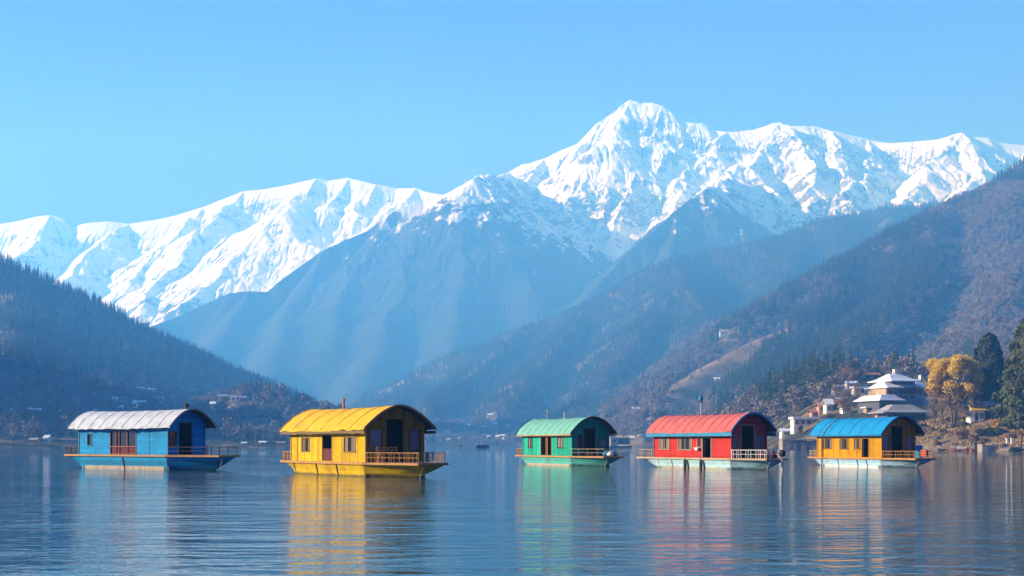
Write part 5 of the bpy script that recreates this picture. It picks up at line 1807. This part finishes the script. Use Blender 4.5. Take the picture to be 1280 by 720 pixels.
def dense_evergreen(name, label, px, py, top_py, half_px, rad, n, size, mat, seed, lo=225.0, z0=0.4, d_=None):
    p, d = ground_at(px, py, lo)
    if d_:
        d = d_
        p = Vector(((px - CX) / F_PIX * d, d, float(hills.sample((px - CX) / F_PIX * d, d))))
    s = d / F_PIX
    h = EYE + (HY - top_py) * s - p.z
    R = half_px * s
    t = thing(name, label, "tree", (p.x, d, p.z - 0.2))
    g = np.random.default_rng(seed)
    MB().tube([(0, 0, -1), (0.1, 0, h * 0.45), (0, 0, h * 0.9)], 0.42, 8, 0, 0.08).build("trunk", M_BARK, t)
    P, Nn = shell_points(g, n, h, lambda q, a: R * rad(q, a), z0)
    v, f = scatter_faces(g, P, Nn, size, 0.55, 1.3)
    MB().add(v, f).build("crown", mat, t)
    return t


dense_evergreen("cypress_tree", "tall dark cypress with a rounded top behind the golden tree", 1236, 512, 416, 18.5,
                lambda q, a: np.clip(1.12 * (1 - q ** 3.2) ** 0.6 * (0.80 + 0.22 * q), 0, 1.1) * (1 + 0.10 * np.sin(3 * a + 9 * q) + 0.12 * np.sin(5 * a - 23 * q) + 0.06 * np.sin(60 * q + 2 * a)), 15000, 0.24, M_CYPRESS, 12, 225, 0.4, 330)
dense_evergreen("cedar_tree", "huge olive green cedar with drooping boughs at the right edge", 1283, 534, 396, 44,
                lambda q, a: (1 - q) ** 0.62 * np.minimum(1, 0.62 + q * 2.4) * (0.86 + 0.15 * np.sin(q * 44 + 1.5 * np.sin(3 * a)) + 0.13 * np.sin(5 * a + 6 * q)), 30000, 0.22, M_CEDAR, 13)
# smaller autumn tree at the right edge
p, d = ground_at(1274, 537)
ot = thing("orange_tree", "small orange leaved tree in front of the cedar at the right edge", "tree", (p.x, d, p.z - 0.2))
form = broadleaf_mesh(55, 45 * d / F_PIX, 14 * d / F_PIX, 4200, 0.15, 12, 0.1)
form.trunk.build("trunk", M_BARK, ot)
form.crown.build("crown", foliage_material("orange_leaves", (0.30, 0.15, 0.03), (0.42, 0.20, 0.04), 0.5), ot)

# bare and brown trees standing round the buildings
bare_spots = [(1062, 520, 46, "slender bare tree left of the hotel wing"), (1054, 521, 40, "bare tree over the left end of the blue roof"), (1168, 531, 42, "brown leafless tree between pavilion and golden tree"),
              (1178, 531, 50, "tall brown leafless tree close left of the golden tree"), (1212, 530, 38, "brown leafless tree between golden tree and kiosk"), (1000, 545, 15, "low bushy bare tree before the long white house"), (1036, 538, 22, "bare tree on the quay behind the blue roof's left end"), (1060, 490, 34, "bare tree by the white block house on the rise"), (1150, 470, 30, "bare tree on the slope above the white villa")]
for i, (px, py, hp, lab) in enumerate(bare_spots):
    p, d = ground_at(px, py, 225 if py > 500 else 380)
    t = thing("bare_tree", lab, "tree", (p.x, d, p.z - 0.2), 0.7 * i, "bare trees round the right village")
    h = hp * d / F_PIX
    form = broadleaf_mesh(400 + i, h, h * 0.36, 1900, 0.075 + 0.003 * h, 11, 0.18)
    form.trunk.build("trunk", M_BARK, t)
    form.crown.build("crown", M_DRY if i % 2 else M_TWIGS, t)

# shrubs on the bank
g = np.random.default_rng(31)
shrub_spots = [(1164, 541, 7, 0, "dry tan shrub on the grass bank nearest the blue-roofed boat"), (1180, 545, 9, 0, "dry brown shrub low on the grass bank below the golden tree"), (1203, 549, 12, 0, "large brown shrub in the middle of the bank"), (1216, 552, 8, 0, "brown shrub right of the large one on the bank"),
               (1226, 546, 9, 1, "dark shrub below the picket fence's left half"), (1238, 547, 11, 1, "wide dark shrub below the middle of the picket fence"), (1251, 545, 9, 1, "dark shrub below the right end of the picket fence"), (1246, 534, 9, 2, "orange hedge clump in front of the shed"),
               (1192, 536, 6, 1, "small dark shrub at the foot of the golden tree"), (1206, 534, 7, 1, "dark shrub between golden tree and kiosk"), (1264, 551, 9, 0, "pale dry shrub near the white pillars"), (1277, 549, 10, 0, "dry shrub at the right edge above the quay"),
               (1153, 536, 6, 1, "dark shrub at the pavilion's right corner"), (1131, 537, 5, 1, "dark shrub before the pavilion's railing"), (1171, 558, 6, 0, "reedy shrub at the waterline below the golden tree"), (1229, 555, 7, 0, "reedy brown shrub beside the moored wooden boats")]
M_ORANGE_HEDGE = foliage_material("orange_hedge", (0.34, 0.16, 0.03), (0.46, 0.22, 0.05), 0.8)
for i, (px, py, hp, kind, lab) in enumerate(shrub_spots):
    p, d = ground_at(px, py)
    h = hp * d / F_PIX
    n = 900
    P = g.normal(0, 1, (n, 3))
    P /= np.linalg.norm(P, axis=1)[:, None]
    Nn = P.copy()
    P = P * g.uniform(0.4, 1.1, n)[:, None] * np.array([h * 0.75, h * 0.7, h * 0.55]) + np.array([0, 0, h * 0.42])
    P[:, 0] += 0.25 * h * np.sin(P[:, 2] * 3)
    v, f = scatter_faces(g, P, Nn, 0.10, 0.7, 1.6)
    st_ = MB().add(v, f, 0)
    for k in range(7):
        a = g.uniform(0, 6.28)
        st_.tube([(0, 0, -0.4), (h * 0.3 * math.cos(a), h * 0.3 * math.sin(a), h * g.uniform(0.5, 1.05))], 0.03, 4, 1, 0.008)
    o = st_.build("shrub", [(M_SHRUB, M_DARK_SHRUB, M_ORANGE_HEDGE)[kind], M_BARK])
    o.location = (p.x, d, p.z)
    tag(o, lab, "shrub", "shrubs on the right bank")

# ---------------------------------------------------------------- waterfront clutter on the right
def shore_point(px, inland=0.0):
    """Where the line of sight in column px meets the right shore."""
    d = np.arange(225, 420, 0.5)
    x = (px - CX) / F_PIX * d
    sd = shore_distance(x, d)
    i = int(np.argmax(sd > inland))
    return Vector((x[i], d[i], float(hills.sample(x[i], d[i]))))


# stone quay by the right village
qa = shore_point(1022, -0.6)
qd = qa.y
q_ = MB()
g = np.random.default_rng(5)
qx = np.linspace(-10.5, 11.0, 16)
for k in range(15):
    q_.box(qx[k], qx[k + 1] - 0.06, g.uniform(-0.12, 0.12), 5.0, -1.5, 2.7 + g.uniform(-0.12, 0.12))
    q_.box(qx[k], qx[k + 1] - 0.08, -0.25, 5.2, 2.85, 3.12 + g.uniform(-.03, .03))
qo = q_.build("stone_quay", M_STONE)
qo.location = (qa.x, qd, 0)
tag(qo, "pinkish stone quay wall at the water behind the orange yellow houseboat's stern", "quay")

q0 = shore_point(1252, 0.5)
q_ = MB()
for k in range(13):
    x0 = -4.4 + k * 0.72
    q_.box(x0, x0 + 0.67, g.uniform(-0.1, 0.1), 3.0, -1.2, 1.75 + g.uniform(-0.25, 0.2))
qo = q_.build("stone_landing", M_STONE)
qo.location = (q0.x, q0.y, 0)
tag(qo, "rough stone landing at the waterline near the right edge", "landing")


def rowboat(px, label, L, rz, hull_mat, cover_mat, inland=-2.2, cover=True):
    p = shore_point(px, inland)
    t = thing("rowing_boat", label, "boat", (p.x, p.y, 0), rz, "small boats moored along the right shore")
    v, f = [], []
    n = 11
    for k in range(n):
        q = k / (n - 1) * 2 - 1
        w = 0.75 * (1 - abs(q) ** 2.6) + 0.05
        sheer = 0.42 + 0.28 * q * q
        x = q * L / 2
        v += [(x, -w, sheer), (x, -w * 0.7, 0.05), (x, 0, -0.15 + 0.25 * abs(q) ** 3), (x, w * 0.7, 0.05), (x, w, sheer), (x, w * 0.88, sheer - 0.03), (x, w * 0.55, 0.16), (x, -w * 0.55, 0.16), (x, -w * 0.88, sheer - 0.03)]
    for k in range(n - 1):
        for j in range(9):
            f.append((k * 9 + j, k * 9 + (j + 1) % 9, (k + 1) * 9 + (j + 1) % 9, (k + 1) * 9 + j))
    f += [tuple(range(8, -1, -1)), tuple((n - 1) * 9 + j for j in range(9))]
    link_mesh("hull", v, f, hull_mat, t)
    for x in (-L * 0.22, L * 0.2):
        MB().box(x - 0.14, x + 0.14, -0.6, 0.6, 0.34, 0.39).build("thwart", M_PALE_TIMBER, t)
    if cover:
        c = MB()
        for k in range(9):
            q0_, q1_ = -L * 0.3 + L * 0.6 * k / 9, -L * 0.3 + L * 0.6 * (k + 1) / 9
            for j in range(8):
                a0, a1 = math.pi * j / 8, math.pi * (j + 1) / 8
                r0 = 0.72
                pt = lambda q, a, e=0.0: (q, (r0 - e) * math.cos(a), 0.42 + (0.62 - e) * math.sin(a) * (1 - 0.05 * math.sin(q * 7)))
                c.add([pt(q0_, a0), pt(q1_, a0), pt(q1_, a1), pt(q0_, a1), pt(q0_, a0, .03), pt(q1_, a0, .03), pt(q1_, a1, .03), pt(q0_, a1, .03)], [(0, 1, 2, 3), (7, 6, 5, 4)])
        c.build("canvas_cover", cover_mat, t)
    return t


M_CREAM_CANVAS = weathered("cream_canvas", (0.56, 0.47, 0.36), (0.42, 0.34, 0.26), 2, 0.85, 0.3)
rowboat(1184, "dark open rowing boat moored at the left of the bank", 4.6, 0.1, M_DARK_TIMBER, None, -1.6, False)
rowboat(1204, "wooden boat with a cream canvas cover, left of the two covered boats", 5.6, -0.1, M_RED_TIMBER, M_CREAM_CANVAS, -1.8)
rowboat(1217, "wooden boat with a tan canvas cover, right of the two covered boats", 5.0, 0.08, M_RED_TIMBER, weathered("tan_canvas", (0.42, 0.30, 0.2), (0.3, 0.22, 0.15), 2), -1.7)
rowboat(1271, "black boat with a dark cover beside the stone landing at the right edge", 3.6, 0.0, M_RUBBER, M_RUBBER, -1.6)
rowboat(1194, "small pale open boat drawn up below the grass bank", 3.2, 0.5, M_PALE_TIMBER, None, -0.6, False)

p = shore_point(1225, -1.0)
cb = thing("cabin_boat", "small dark cabin boat moored behind the covered boats", "boat", (p.x, p.y, 0), 0.05, "small boats moored along the right shore")
MB().prism([(-2.3, -0.8), (1.6, -0.8), (2.6, 0), (1.6, 0.8), (-2.3, 0.8)], -0.2, 0.55).build("hull", M_RED_TIMBER, cb)
MB().box(-1.5, 0.7, -0.65, 0.65, 0.553, 1.85).build("cabin", M_SHADE_WALL, cb)
MB().box(-1.7, 0.95, -0.8, 0.8, 1.853, 1.95).build("roof", M_DARK_TIMBER, cb)
opening(cb, "window", -0.9, 0.1, 1.05, 1.6, -0.653, M_PALE_TIMBER, 1)

for px, lab in ((1259, "white square pillar on the landing, left of the pair"), (1265, "white square pillar on the landing, right of the pair")):
    p = shore_point(px, 3.0)
    o = MB().box(-0.22, 0.22, -0.22, 0.22, -0.8, 1.6).box(-0.3, 0.3, -0.3, 0.3, 1.603, 1.78).build("gate_pillar", M_WHITE)
    o.location = p
    tag(o, lab, "pillar", "white pillars on the landing")
p = shore_point(1171, 2.0)
par = thing("parasol", "dark closed-weave parasol on a pole at the water's edge right of the blue-roofed boat", "parasol", p)
MB().tube([(0, 0, -0.4), (0, 0, 2.3)], 0.05, 8).build("pole", M_DARK_TIMBER, par)
MB().lathe([(1.05, 1.55), (0.98, 1.85), (0.65, 2.25), (0.12, 2.48), (0.03, 2.6)], (0, 0, 0), 12).build("canopy", M_SHADE_WALL, par)
post_spots = [(1160, "pale mooring post left of the others, by the blue-roofed boat's bow"), (1164, "pale mooring post near the parasol's left side"), (1177, "weathered mooring post right of the parasol"), (1212, "grey mooring post between the two covered boats"), (1235, "tall dark mooring post at the landing's left end"), (1249, "mooring post in the middle of the stone landing")]
for i, (px, lab) in enumerate(post_spots):
    p = shore_point(px, -0.3)
    o = MB().tube([(0, 0, -1.5), (0.03 * (i % 3), 0, 1.7 + 0.4 * (i % 2))], 0.09, 7).lathe([(0.11, 0), (0.11, 0.06), (0.03, 0.1)], (0.03 * (i % 3), 0, 1.7 + 0.4 * (i % 2)), 8).build("mooring_post", (M_PALE_TIMBER, M_DARK_TIMBER)[i in (2, 4)])
    o.location = (p.x, p.y, 0)
    tag(o, lab, "post", "mooring posts on the right shore")

# stones along the waterline
g = np.random.default_rng(90)
stones = MB()
for k in range(420):
    px = g.uniform(1062, 1320)
    p = shore_point(px, g.uniform(-0.8, 1.2)) if k < 300 else shore_point(px, g.uniform(1, 3))
    r = g.uniform(0.12, 0.42)
    b0 = len(stones.v)
    ico = [(0, 0, 1), (.9, 0, .3), (.28, .85, .3), (-.73, .53, .3), (-.73, -.53, .3), (.28, -.85, .3), (.73, .53, -.5), (-.28, .85, -.5), (-.9, 0, -.5), (-.28, -.85, -.5), (.73, -.53, -.5)]
    sc = (r * g.uniform(.8, 1.5), r * g.uniform(.8, 1.3), r * g.uniform(.5, .9))
    zz = max(p.z, 0) + 0.05
    stones.add([(p.x + a * sc[0], p.y + b * sc[1], zz + c * sc[2]) for a, b, c in ico],
               [(0, 1, 2), (0, 2, 3), (0, 3, 4), (0, 4, 5), (0, 5, 1), (1, 6, 2), (2, 7, 3), (3, 8, 4), (4, 9, 5), (5, 10, 1), (1, 10, 6), (2, 6, 7), (3, 7, 8), (4, 8, 9), (5, 9, 10)])
setting(stones.build("shore_pebbles", M_STONE), "stuff")

# dry grass on the bank
gx_, gy_ = RNG.uniform(95, 175, 26000), RNG.uniform(262, 345, 26000)
sd = shore_distance(gx_, gy_)
k = (sd > 1.5) & (sd < 34) & (fbm(gx_, gy_, 14, 3, 140) > -0.25)
gx_, gy_ = gx_[k], gy_[k]
gz_ = hills.sample(gx_, gy_)
gh = RNG.uniform(0.25, 0.75, len(gx_)) * (0.7 + 0.6 * (fbm(gx_, gy_, 9, 2, 141) > 0))
ga = RNG.uniform(0, 6.28, len(gx_))
w = 0.16
V_ = np.stack([np.stack([gx_ - w * np.cos(ga), gy_ - w * np.sin(ga), gz_ - 0.05], -1), np.stack([gx_ + w * np.cos(ga), gy_ + w * np.sin(ga), gz_ - 0.05], -1),
               np.stack([gx_ + 0.5 * w * np.cos(ga) + 0.1, gy_ + 0.12, gz_ + gh], -1), np.stack([gx_ - 0.6 * w * np.cos(ga), gy_ - 0.1, gz_ + gh * 0.8], -1)], 1).reshape(-1, 3)
M_DRY_GRASS = foliage_material("dry_grass", (0.26, 0.18, 0.075), (0.36, 0.25, 0.12), 0.25)
setting(link_mesh("dry_grass", V_, [(4 * i, 4 * i + 1, 4 * i + 2, 4 * i + 3) for i in range(len(gx_))], M_DRY_GRASS), "stuff")
# ---------------------------------------------------------------- far villages and far boats
LV = "small pale house among the trees of the hazy left shore"
left_spots = [(4, 523, 6, 7), (14, 516, 4, 5), (30, 518, 8, 6), (36, 514, 5, 4), (46, 516, 6, 6), (61, 517, 8, 4), (71, 517, 4, 4), (93, 519, 7, 4), (117, 517, 6, 5), (40, 534, 6, 6), (68, 532, 5, 5), (80, 527, 5, 6), (10, 531, 5, 6), (102, 543, 6, 6), (25, 546, 6, 5),
              (143, 500, 6, 4), (150, 512, 5, 5), (130, 527, 6, 5), (215, 521, 6, 5), (240, 516, 6, 5), (228, 530, 6, 5), (20, 523, 6, 6), (52, 527, 7, 6), (88, 536, 6, 6), (110, 530, 6, 6), (160, 520, 7, 6), (205, 512, 6, 6), (250, 527, 6, 5), (262, 535, 6, 5), (330, 528, 6, 5), (345, 538, 6, 5), (370, 540, 6, 5)]
for i, (px, py, w, h) in enumerate(left_spots):
    cottage(px, py, w, h, LV, "houses on the left shore", (M_PLASTER, M_TAN_WALL, M_PLASTER)[i % 3], (M_TIN, M_TIN, M_SLATE_ROOF)[i % 3], wins=1, lo=500, rz=0.3 * math.sin(i * 2.1))
cottage(56, 554, 5, 10, "narrow white house by the water on the far left shore", wall=M_PLASTER, roof=M_TIN, wins=1, lo=500)
cottage(40, 554, 9, 6, "low pinkish house by the water left of the narrow white house", wall=M_TAN_WALL, roof=M_SLATE_ROOF, wins=2, lo=500)
cottage(172, 489, 14, 5, "house with a long white tin roof high on the left hillside", wall=M_TAN_WALL, roof=M_TIN, wins=2, lo=500, rz=0.25)
cottage(188, 490, 10, 5, "house with a short white tin roof right of the long roof on the left hillside", wall=M_TAN_WALL, roof=M_TIN, wins=1, lo=500)
cottage(168, 510, 5, 10, "tall narrow pale house above the grey boat roof", wall=M_PLASTER, roof=M_TIN, wins=1, lo=500)
cottage(177, 507, 8, 6, "small white roofed house beside the tall narrow one on the left hillside", wall=M_TAN_WALL, roof=M_TIN, wins=1, lo=500)
cottage(197, 503, 11, 7, "flat white roofed house right above the blue boat's roof", wall=M_TAN_WALL, roof=M_TIN, flat=True, wins=2, lo=500)
cottage(278, 504, 11, 11, "largest tan house of the row between the blue and yellow boats", wall=M_TAN_WALL, roof=M_TIN, flat=True, wins=2, lo=500)
cottage(291, 504, 9, 9, "middle white roofed house of the row between the blue and yellow boats", wall=M_PLASTER, roof=M_TIN, flat=True, wins=1, lo=500)
cottage(303, 505, 9, 9, "rightmost tan house of the row between the blue and yellow boats", wall=M_TAN_WALL, roof=M_TIN, flat=True, wins=2, lo=500)
cottage(266, 510, 8, 8, "low stone house left of the tan row between the boats", wall=M_STONE, roof=M_TIN, wins=1, lo=500)
for i, (px, w) in enumerate(((304, 5), (327, 7), (333, 5), (350, 8))):
    cottage(px, 556.5, w, (3.5, 4.8, 3.6, 4.2)[i], "low white house on the waterline of the spit left of the yellow boat", "waterline houses left of the yellow boat", (M_PLASTER, M_TAN_WALL)[i % 2], (M_TIN, M_SLATE_ROOF)[i // 2], wins=1, lo=500)
CV = "tiny pale house of the far village across the lake"
g = np.random.default_rng(17)
mid_spots = [(585, 534, 4, 4), (572, 526, 4, 3), (597, 548, 5, 4), (604, 546, 4, 4), (611, 548, 5, 4), (616, 546, 4, 4), (622, 549, 5, 5), (628, 547, 5, 4), (632, 550, 6, 5), (575, 551, 5, 4), (560, 552, 5, 4), (548, 553, 6, 4), (566, 547, 4, 4), (640, 545, 5, 5), (646, 538, 5, 5), (652, 546, 5, 5),
             (660, 550, 5, 5), (530, 554, 5, 4), (618, 532, 6, 4), (605, 535, 5, 3), (670, 548, 5, 5), (800, 548, 5, 5), (790, 551, 5, 5), (636, 537, 8, 5)]
for i, (px, py, w, h) in enumerate(mid_spots):
    cottage(px, py, w, h, CV, "houses of the far village", (M_PLASTER, M_PINK_WALL, M_TAN_WALL, M_PLASTER)[i % 4], (M_TIN, M_TIN, M_ORANGE_ROOF)[i % 3], wins=1, lo=800, rz=0.4 * math.sin(i * 1.7))
cottage(613, 522, 7, 5, "white house alone on the rib above the far village", wall=M_PLASTER, roof=M_TIN, wins=1, lo=800)
cottage(795, 515, 8, 6, "pale house in the woods just left of the red boat's roof", wall=M_PLASTER, roof=M_TIN, wins=1, lo=600)

def water_point(px, py):
    d = EYE * F_PIX / (py - HY)
    return Vector(((px - CX) / F_PIX * d, d, 0.0))


p = water_point(603, 560.2)
ft = thing("ferry", "dark ferry with small white deck houses far out on the lake", "ferry", p, 0.08)
ft.scale = (0.8, 0.8, 0.8)
MB().prism([(-3.2, -1.3), (2.4, -1.3), (3.5, 0), (2.4, 1.3), (-3.2, 1.3)], -0.3, 1.55).build("hull", material("dark_hull_paint", (0.02, 0.025, 0.035), 0.5), ft)
MB().box(-3.0, -1.9, -0.8, 0.8, 1.553, 2.6).build("wheelhouse", M_WHITE, ft)
MB().box(0.1, 1.5, -0.8, 0.8, 1.553, 2.3).build("deck_house", M_WHITE, ft)
MB().tube([(-0.7, 0, 1.5), (-0.7, 0, 3.9)], 0.07, 6).build("mast", M_WHITE, ft)
p = water_point(574, 559.6)
sk = thing("skiff", "small brown skiff left of the dark ferry far out on the lake", "boat", p, -0.1)
sk.scale = (0.8, 0.8, 0.8)
MB().prism([(-1.7, -0.6), (1.2, -0.6), (1.9, 0), (1.2, 0.6), (-1.7, 0.6)], -0.2, 0.45).build("hull", M_TAN_WALL, sk)
MB().box(0.0, 1.2, -0.5, 0.5, 0.453, 1.3).build("cabin", material("dark_cabin", (0.02, 0.02, 0.025), 0.6), sk)
p = water_point(775, 559.6)
bg = thing("work_barge", "grey work barge with a flat cabin behind the green houseboat's bow", "barge", p, 0.05)
MB().prism([(-5.0, -1.8), (4.4, -1.8), (5.4, -0.8), (5.4, 0.8), (4.4, 1.8), (-5.0, 1.8)], -0.3, 0.8).build("hull", M_SHADE_WALL, bg)
MB().box(-4.6, -1.2, -1.5, 1.5, 0.803, 4.6).build("wheelhouse", M_STEEL, bg)
MB().box(-1.19, 4.4, -1.5, 1.5, 1.5, 4.4).build("deck_load", weathered("grey_tarpaulin", (0.17, 0.16, 0.16), (0.10, 0.10, 0.11), 0.8, 0.8, 0.6), bg)
MB().box(-5.0, 4.8, -1.8, 1.8, 4.603, 4.8).build("roof", M_TIN, bg)
for x in (-1.1, 1.7, 4.3):
    for y in (-1.5, 1.5):
        MB().box(x - 0.08, x + 0.08, y - 0.08 + (0.09 if y > 0 else -0.09), y + 0.08 + (0.09 if y > 0 else -0.09), 0.803, 4.6).build("post", M_STEEL, bg)
opening(bg, "window", -3.8, -2.0, 2.4, 3.6, -1.503, M_WHITE, 1)
# ---------------------------------------------------------------- woods on the hills
def in_poly(px, py, poly):
    ins = np.zeros(px.shape, dtype=bool)
    for (ax, ay), (bx, by) in zip(poly, poly[1:] + poly[:1]):
        if ay == by:
            continue
        ins ^= ((ay > py) != (by > py)) & (px < (bx - ax) * (py - ay) / (by - ay) + ax)
    return ins


def scatter_on_hills(n, x0, x1, y0, y1):
    x = RNG.uniform(x0, x1, n)
    y = RNG.uniform(y0, y1, n)
    keep = np.abs(x) < 0.47 * y + 60
    x, y = x[keep], y[keep]
    z = hills.sample(x, y)
    return x, y, z


SINGLES = {"conifer": [], "bare": [], "russet": []}      # the largest-looking trees become objects of their own

def plant(name, kind, x, y, z, smin, smax, singles=0, min_land=0.6):
    ok = z > min_land
    for hx, hd, hw, front in BUILT:                      # ground round the houses is kept open towards the lake
        ok &= ~((np.abs(x - hx * y / hd) < hw * 0.62 + 2.5) & (y > hd - front) & (y < hd + hw))
    x, y, z = x[ok], y[ok], z[ok]
    s = RNG.uniform(smin, smax, len(x))
    t = RNG.uniform(0, 6.28, len(x))
    if singles:
        order = np.argsort(y / s)
        for i in order[:singles]:
            SINGLES[kind].append((x[i], y[i], z[i], s[i], t[i]))
        rest = order[singles:]
        x, y, z, s, t = x[rest], y[rest], z[rest], s[rest], t[rest]
    return wood(name, np.stack([x, y, z - 0.3], -1), s, t, KINDS[kind])


# left hill: dense conifers, thinning to bare trees and houses near the lake
x, y, z = scatter_on_hills(52000, -1300, 60, 520, 2150)
left = x < -0.055 * y + 25
px, py = pixel_of(x, y, z)
edge = 478 + 18 * fbm(x, y, 130, 3, 91) + np.clip((px - 180) * 0.12, 0, 30)
hi = left & (py < edge) & (fbm(x, y, 60, 2, 92) > -0.55)
plant("conifer_forest", "conifer", x[hi], y[hi], z[hi], 0.55, 1.05)
lo = left & (py >= edge)
con = lo & (RNG.uniform(0, 1, len(x)) < 0.30) & (fbm(x, y, 90, 2, 93) > -0.1)
plant("conifer_wood", "conifer", x[con], y[con], z[con], 0.4, 0.8)
bar = lo & ~con & (RNG.uniform(0, 1, len(x)) < 0.42) & (fbm(x, y, 110, 3, 94) > -0.12)
plant("bare_wood", "bare", x[bar], y[bar], z[bar], 0.5, 1.05)

# the wooded knoll at the end of the left shore
x = RNG.uniform(-260, -95, 1500)
y = RNG.uniform(770, 985, 1500)
z = hills.sample(x, y)
px, py = pixel_of(x, y, z)
k = (px > 235) & (px < 440) & (shore_distance(x, y) > 8)
plant("knoll_bare_wood", "bare", x[k], y[k], z[k], 0.6, 1.15)

# hills in the middle distance: conifers with grassy ribs left open
x, y, z = scatter_on_hills(90000, -420, 1650, 1290, 3350)
px, py = pixel_of(x, y, z)
mid = (x > -0.13 * y + 10) & ~((x > 0.11 * y) & (y < 1950))
dens = fbm(x, y, 300, 4, 95) + 0.5 * fbm(x, y, 70, 2, 96)
open_ = np.clip((700 - px) / 260, 0, 1) * 0.35
keep = mid & (dens > -0.45 + open_ * 1.2) & (y > 1330)
plant("far_conifer_forest", "conifer", x[keep], y[keep], z[keep], 0.6, 1.1)

# right hill: a band of conifers, purple-grey bare woods beside it
x, y, z = scatter_on_hills(94000, 60, 1250, 300, 1950)
px, py = pixel_of(x, y, z)
right = (x > 0.055 * y + 25) & (shore_distance(x, y) > np.where(y > 440, 5, 22))
village = (y < 480) & (px > 970) & (px < 1265)
right &= ~(village & (RNG.uniform(0, 1, len(x)) < np.where(px > 1055, 0.75, 0.2)))
CONIFER_AREA = [(985, 350), (1030, 330), (1060, 310), (1090, 295), (1120, 280), (1165, 262), (1182, 290), (1178, 335), (1150, 375), (1120, 410), (1085, 440), (1050, 470), (1000, 505), (950, 520), (885, 515), (895, 490), (935, 455), (975, 420), (940, 425), (905, 445), (880, 440), (915, 405), (950, 380)]
jx = px + 26 * fbm(x, y, 120, 3, 97)
jy = py + 26 * fbm(x, y, 120, 3, 98)
ca = in_poly(jx, jy, CONIFER_AREA)
cd = clearing_distance(x, y)
# the cleared strip lies on the near side of its crest
clear = (cd < 34 + 16 * fbm(x, y, 60, 2, 99)) & (px > 835) & (px < 985)
mixn = fbm(x, y, 90, 3, 101)
u = RNG.uniform(0, 1, len(x))
top = (px > 1225) & (py < 232)
con = right & ~clear & ((ca & (u < 0.9 - 0.55 * (mixn > 0.28))) | (top & (u < 0.7)) | (~ca & (mixn > 0.33) & (u < 0.28)))
bare = right & ~clear & ~con & ((~ca & (u < 0.62)) | (ca & (u > 0.84)))
rus = bare & (RNG.uniform(0, 1, len(x)) < 0.05)
bare = bare & ~rus
scr = right & clear & (RNG.uniform(0, 1, len(x)) < 0.07)
plant("clearing_scrub", "bare", x[scr], y[scr], z[scr], 0.16, 0.45)
plant("slope_conifer_forest", "conifer", x[con], y[con], z[con], 0.6, 1.15, singles=110)
plant("slope_bare_wood", "bare", x[bare], y[bare], z[bare], 0.55, 1.0, singles=110)
plant("slope_russet_wood", "russet", x[rus], y[rus], z[rus], 0.5, 0.85, singles=40)

# far shore in the middle: scattered bare trees and conifers round the village
x, y, z = scatter_on_hills(4200, -130, 140, 1285, 1750)
keep = RNG.uniform(0, 1, len(x)) < 0.5
plant("shore_bare_wood", "bare", x[keep], y[keep], z[keep], 0.4, 0.8)
plant("shore_conifer_wood", "conifer", x[~keep][:900], y[~keep][:900], z[~keep][:900], 0.3, 0.7)

# the trees that show largest on the right slope: each a thing with crown and trunk
SINGLE_NAMES = {
    "conifer": ("conifer_tree", "dark conifer standing out on the wooded slope above the right shore", "conifer", "conifers on the right slope"),
    "bare": ("bare_tree", "leafless purple-grey tree on the slope above the right shore", "tree", "bare trees on the right slope"),
    "russet": ("russet_tree", "russet leaved tree among the bare woods of the right slope", "tree", "russet trees on the right slope"),
}
for kind, places in SINGLES.items():
    nm, lab, cat, grp = SINGLE_NAMES[kind]
    forms = [t.part_meshes(FORMS[kind][1]) for t in FORMS[kind][0]]
    for i, (x, y, z, s, t) in enumerate(places):
        root = thing(nm, lab, cat, (x, y, z - 0.3), t, grp)
        root.scale = (s, s, s)
        for part in forms[i % len(forms)]:
            c = part.copy()
            COL.objects.link(c)
            c.parent = root
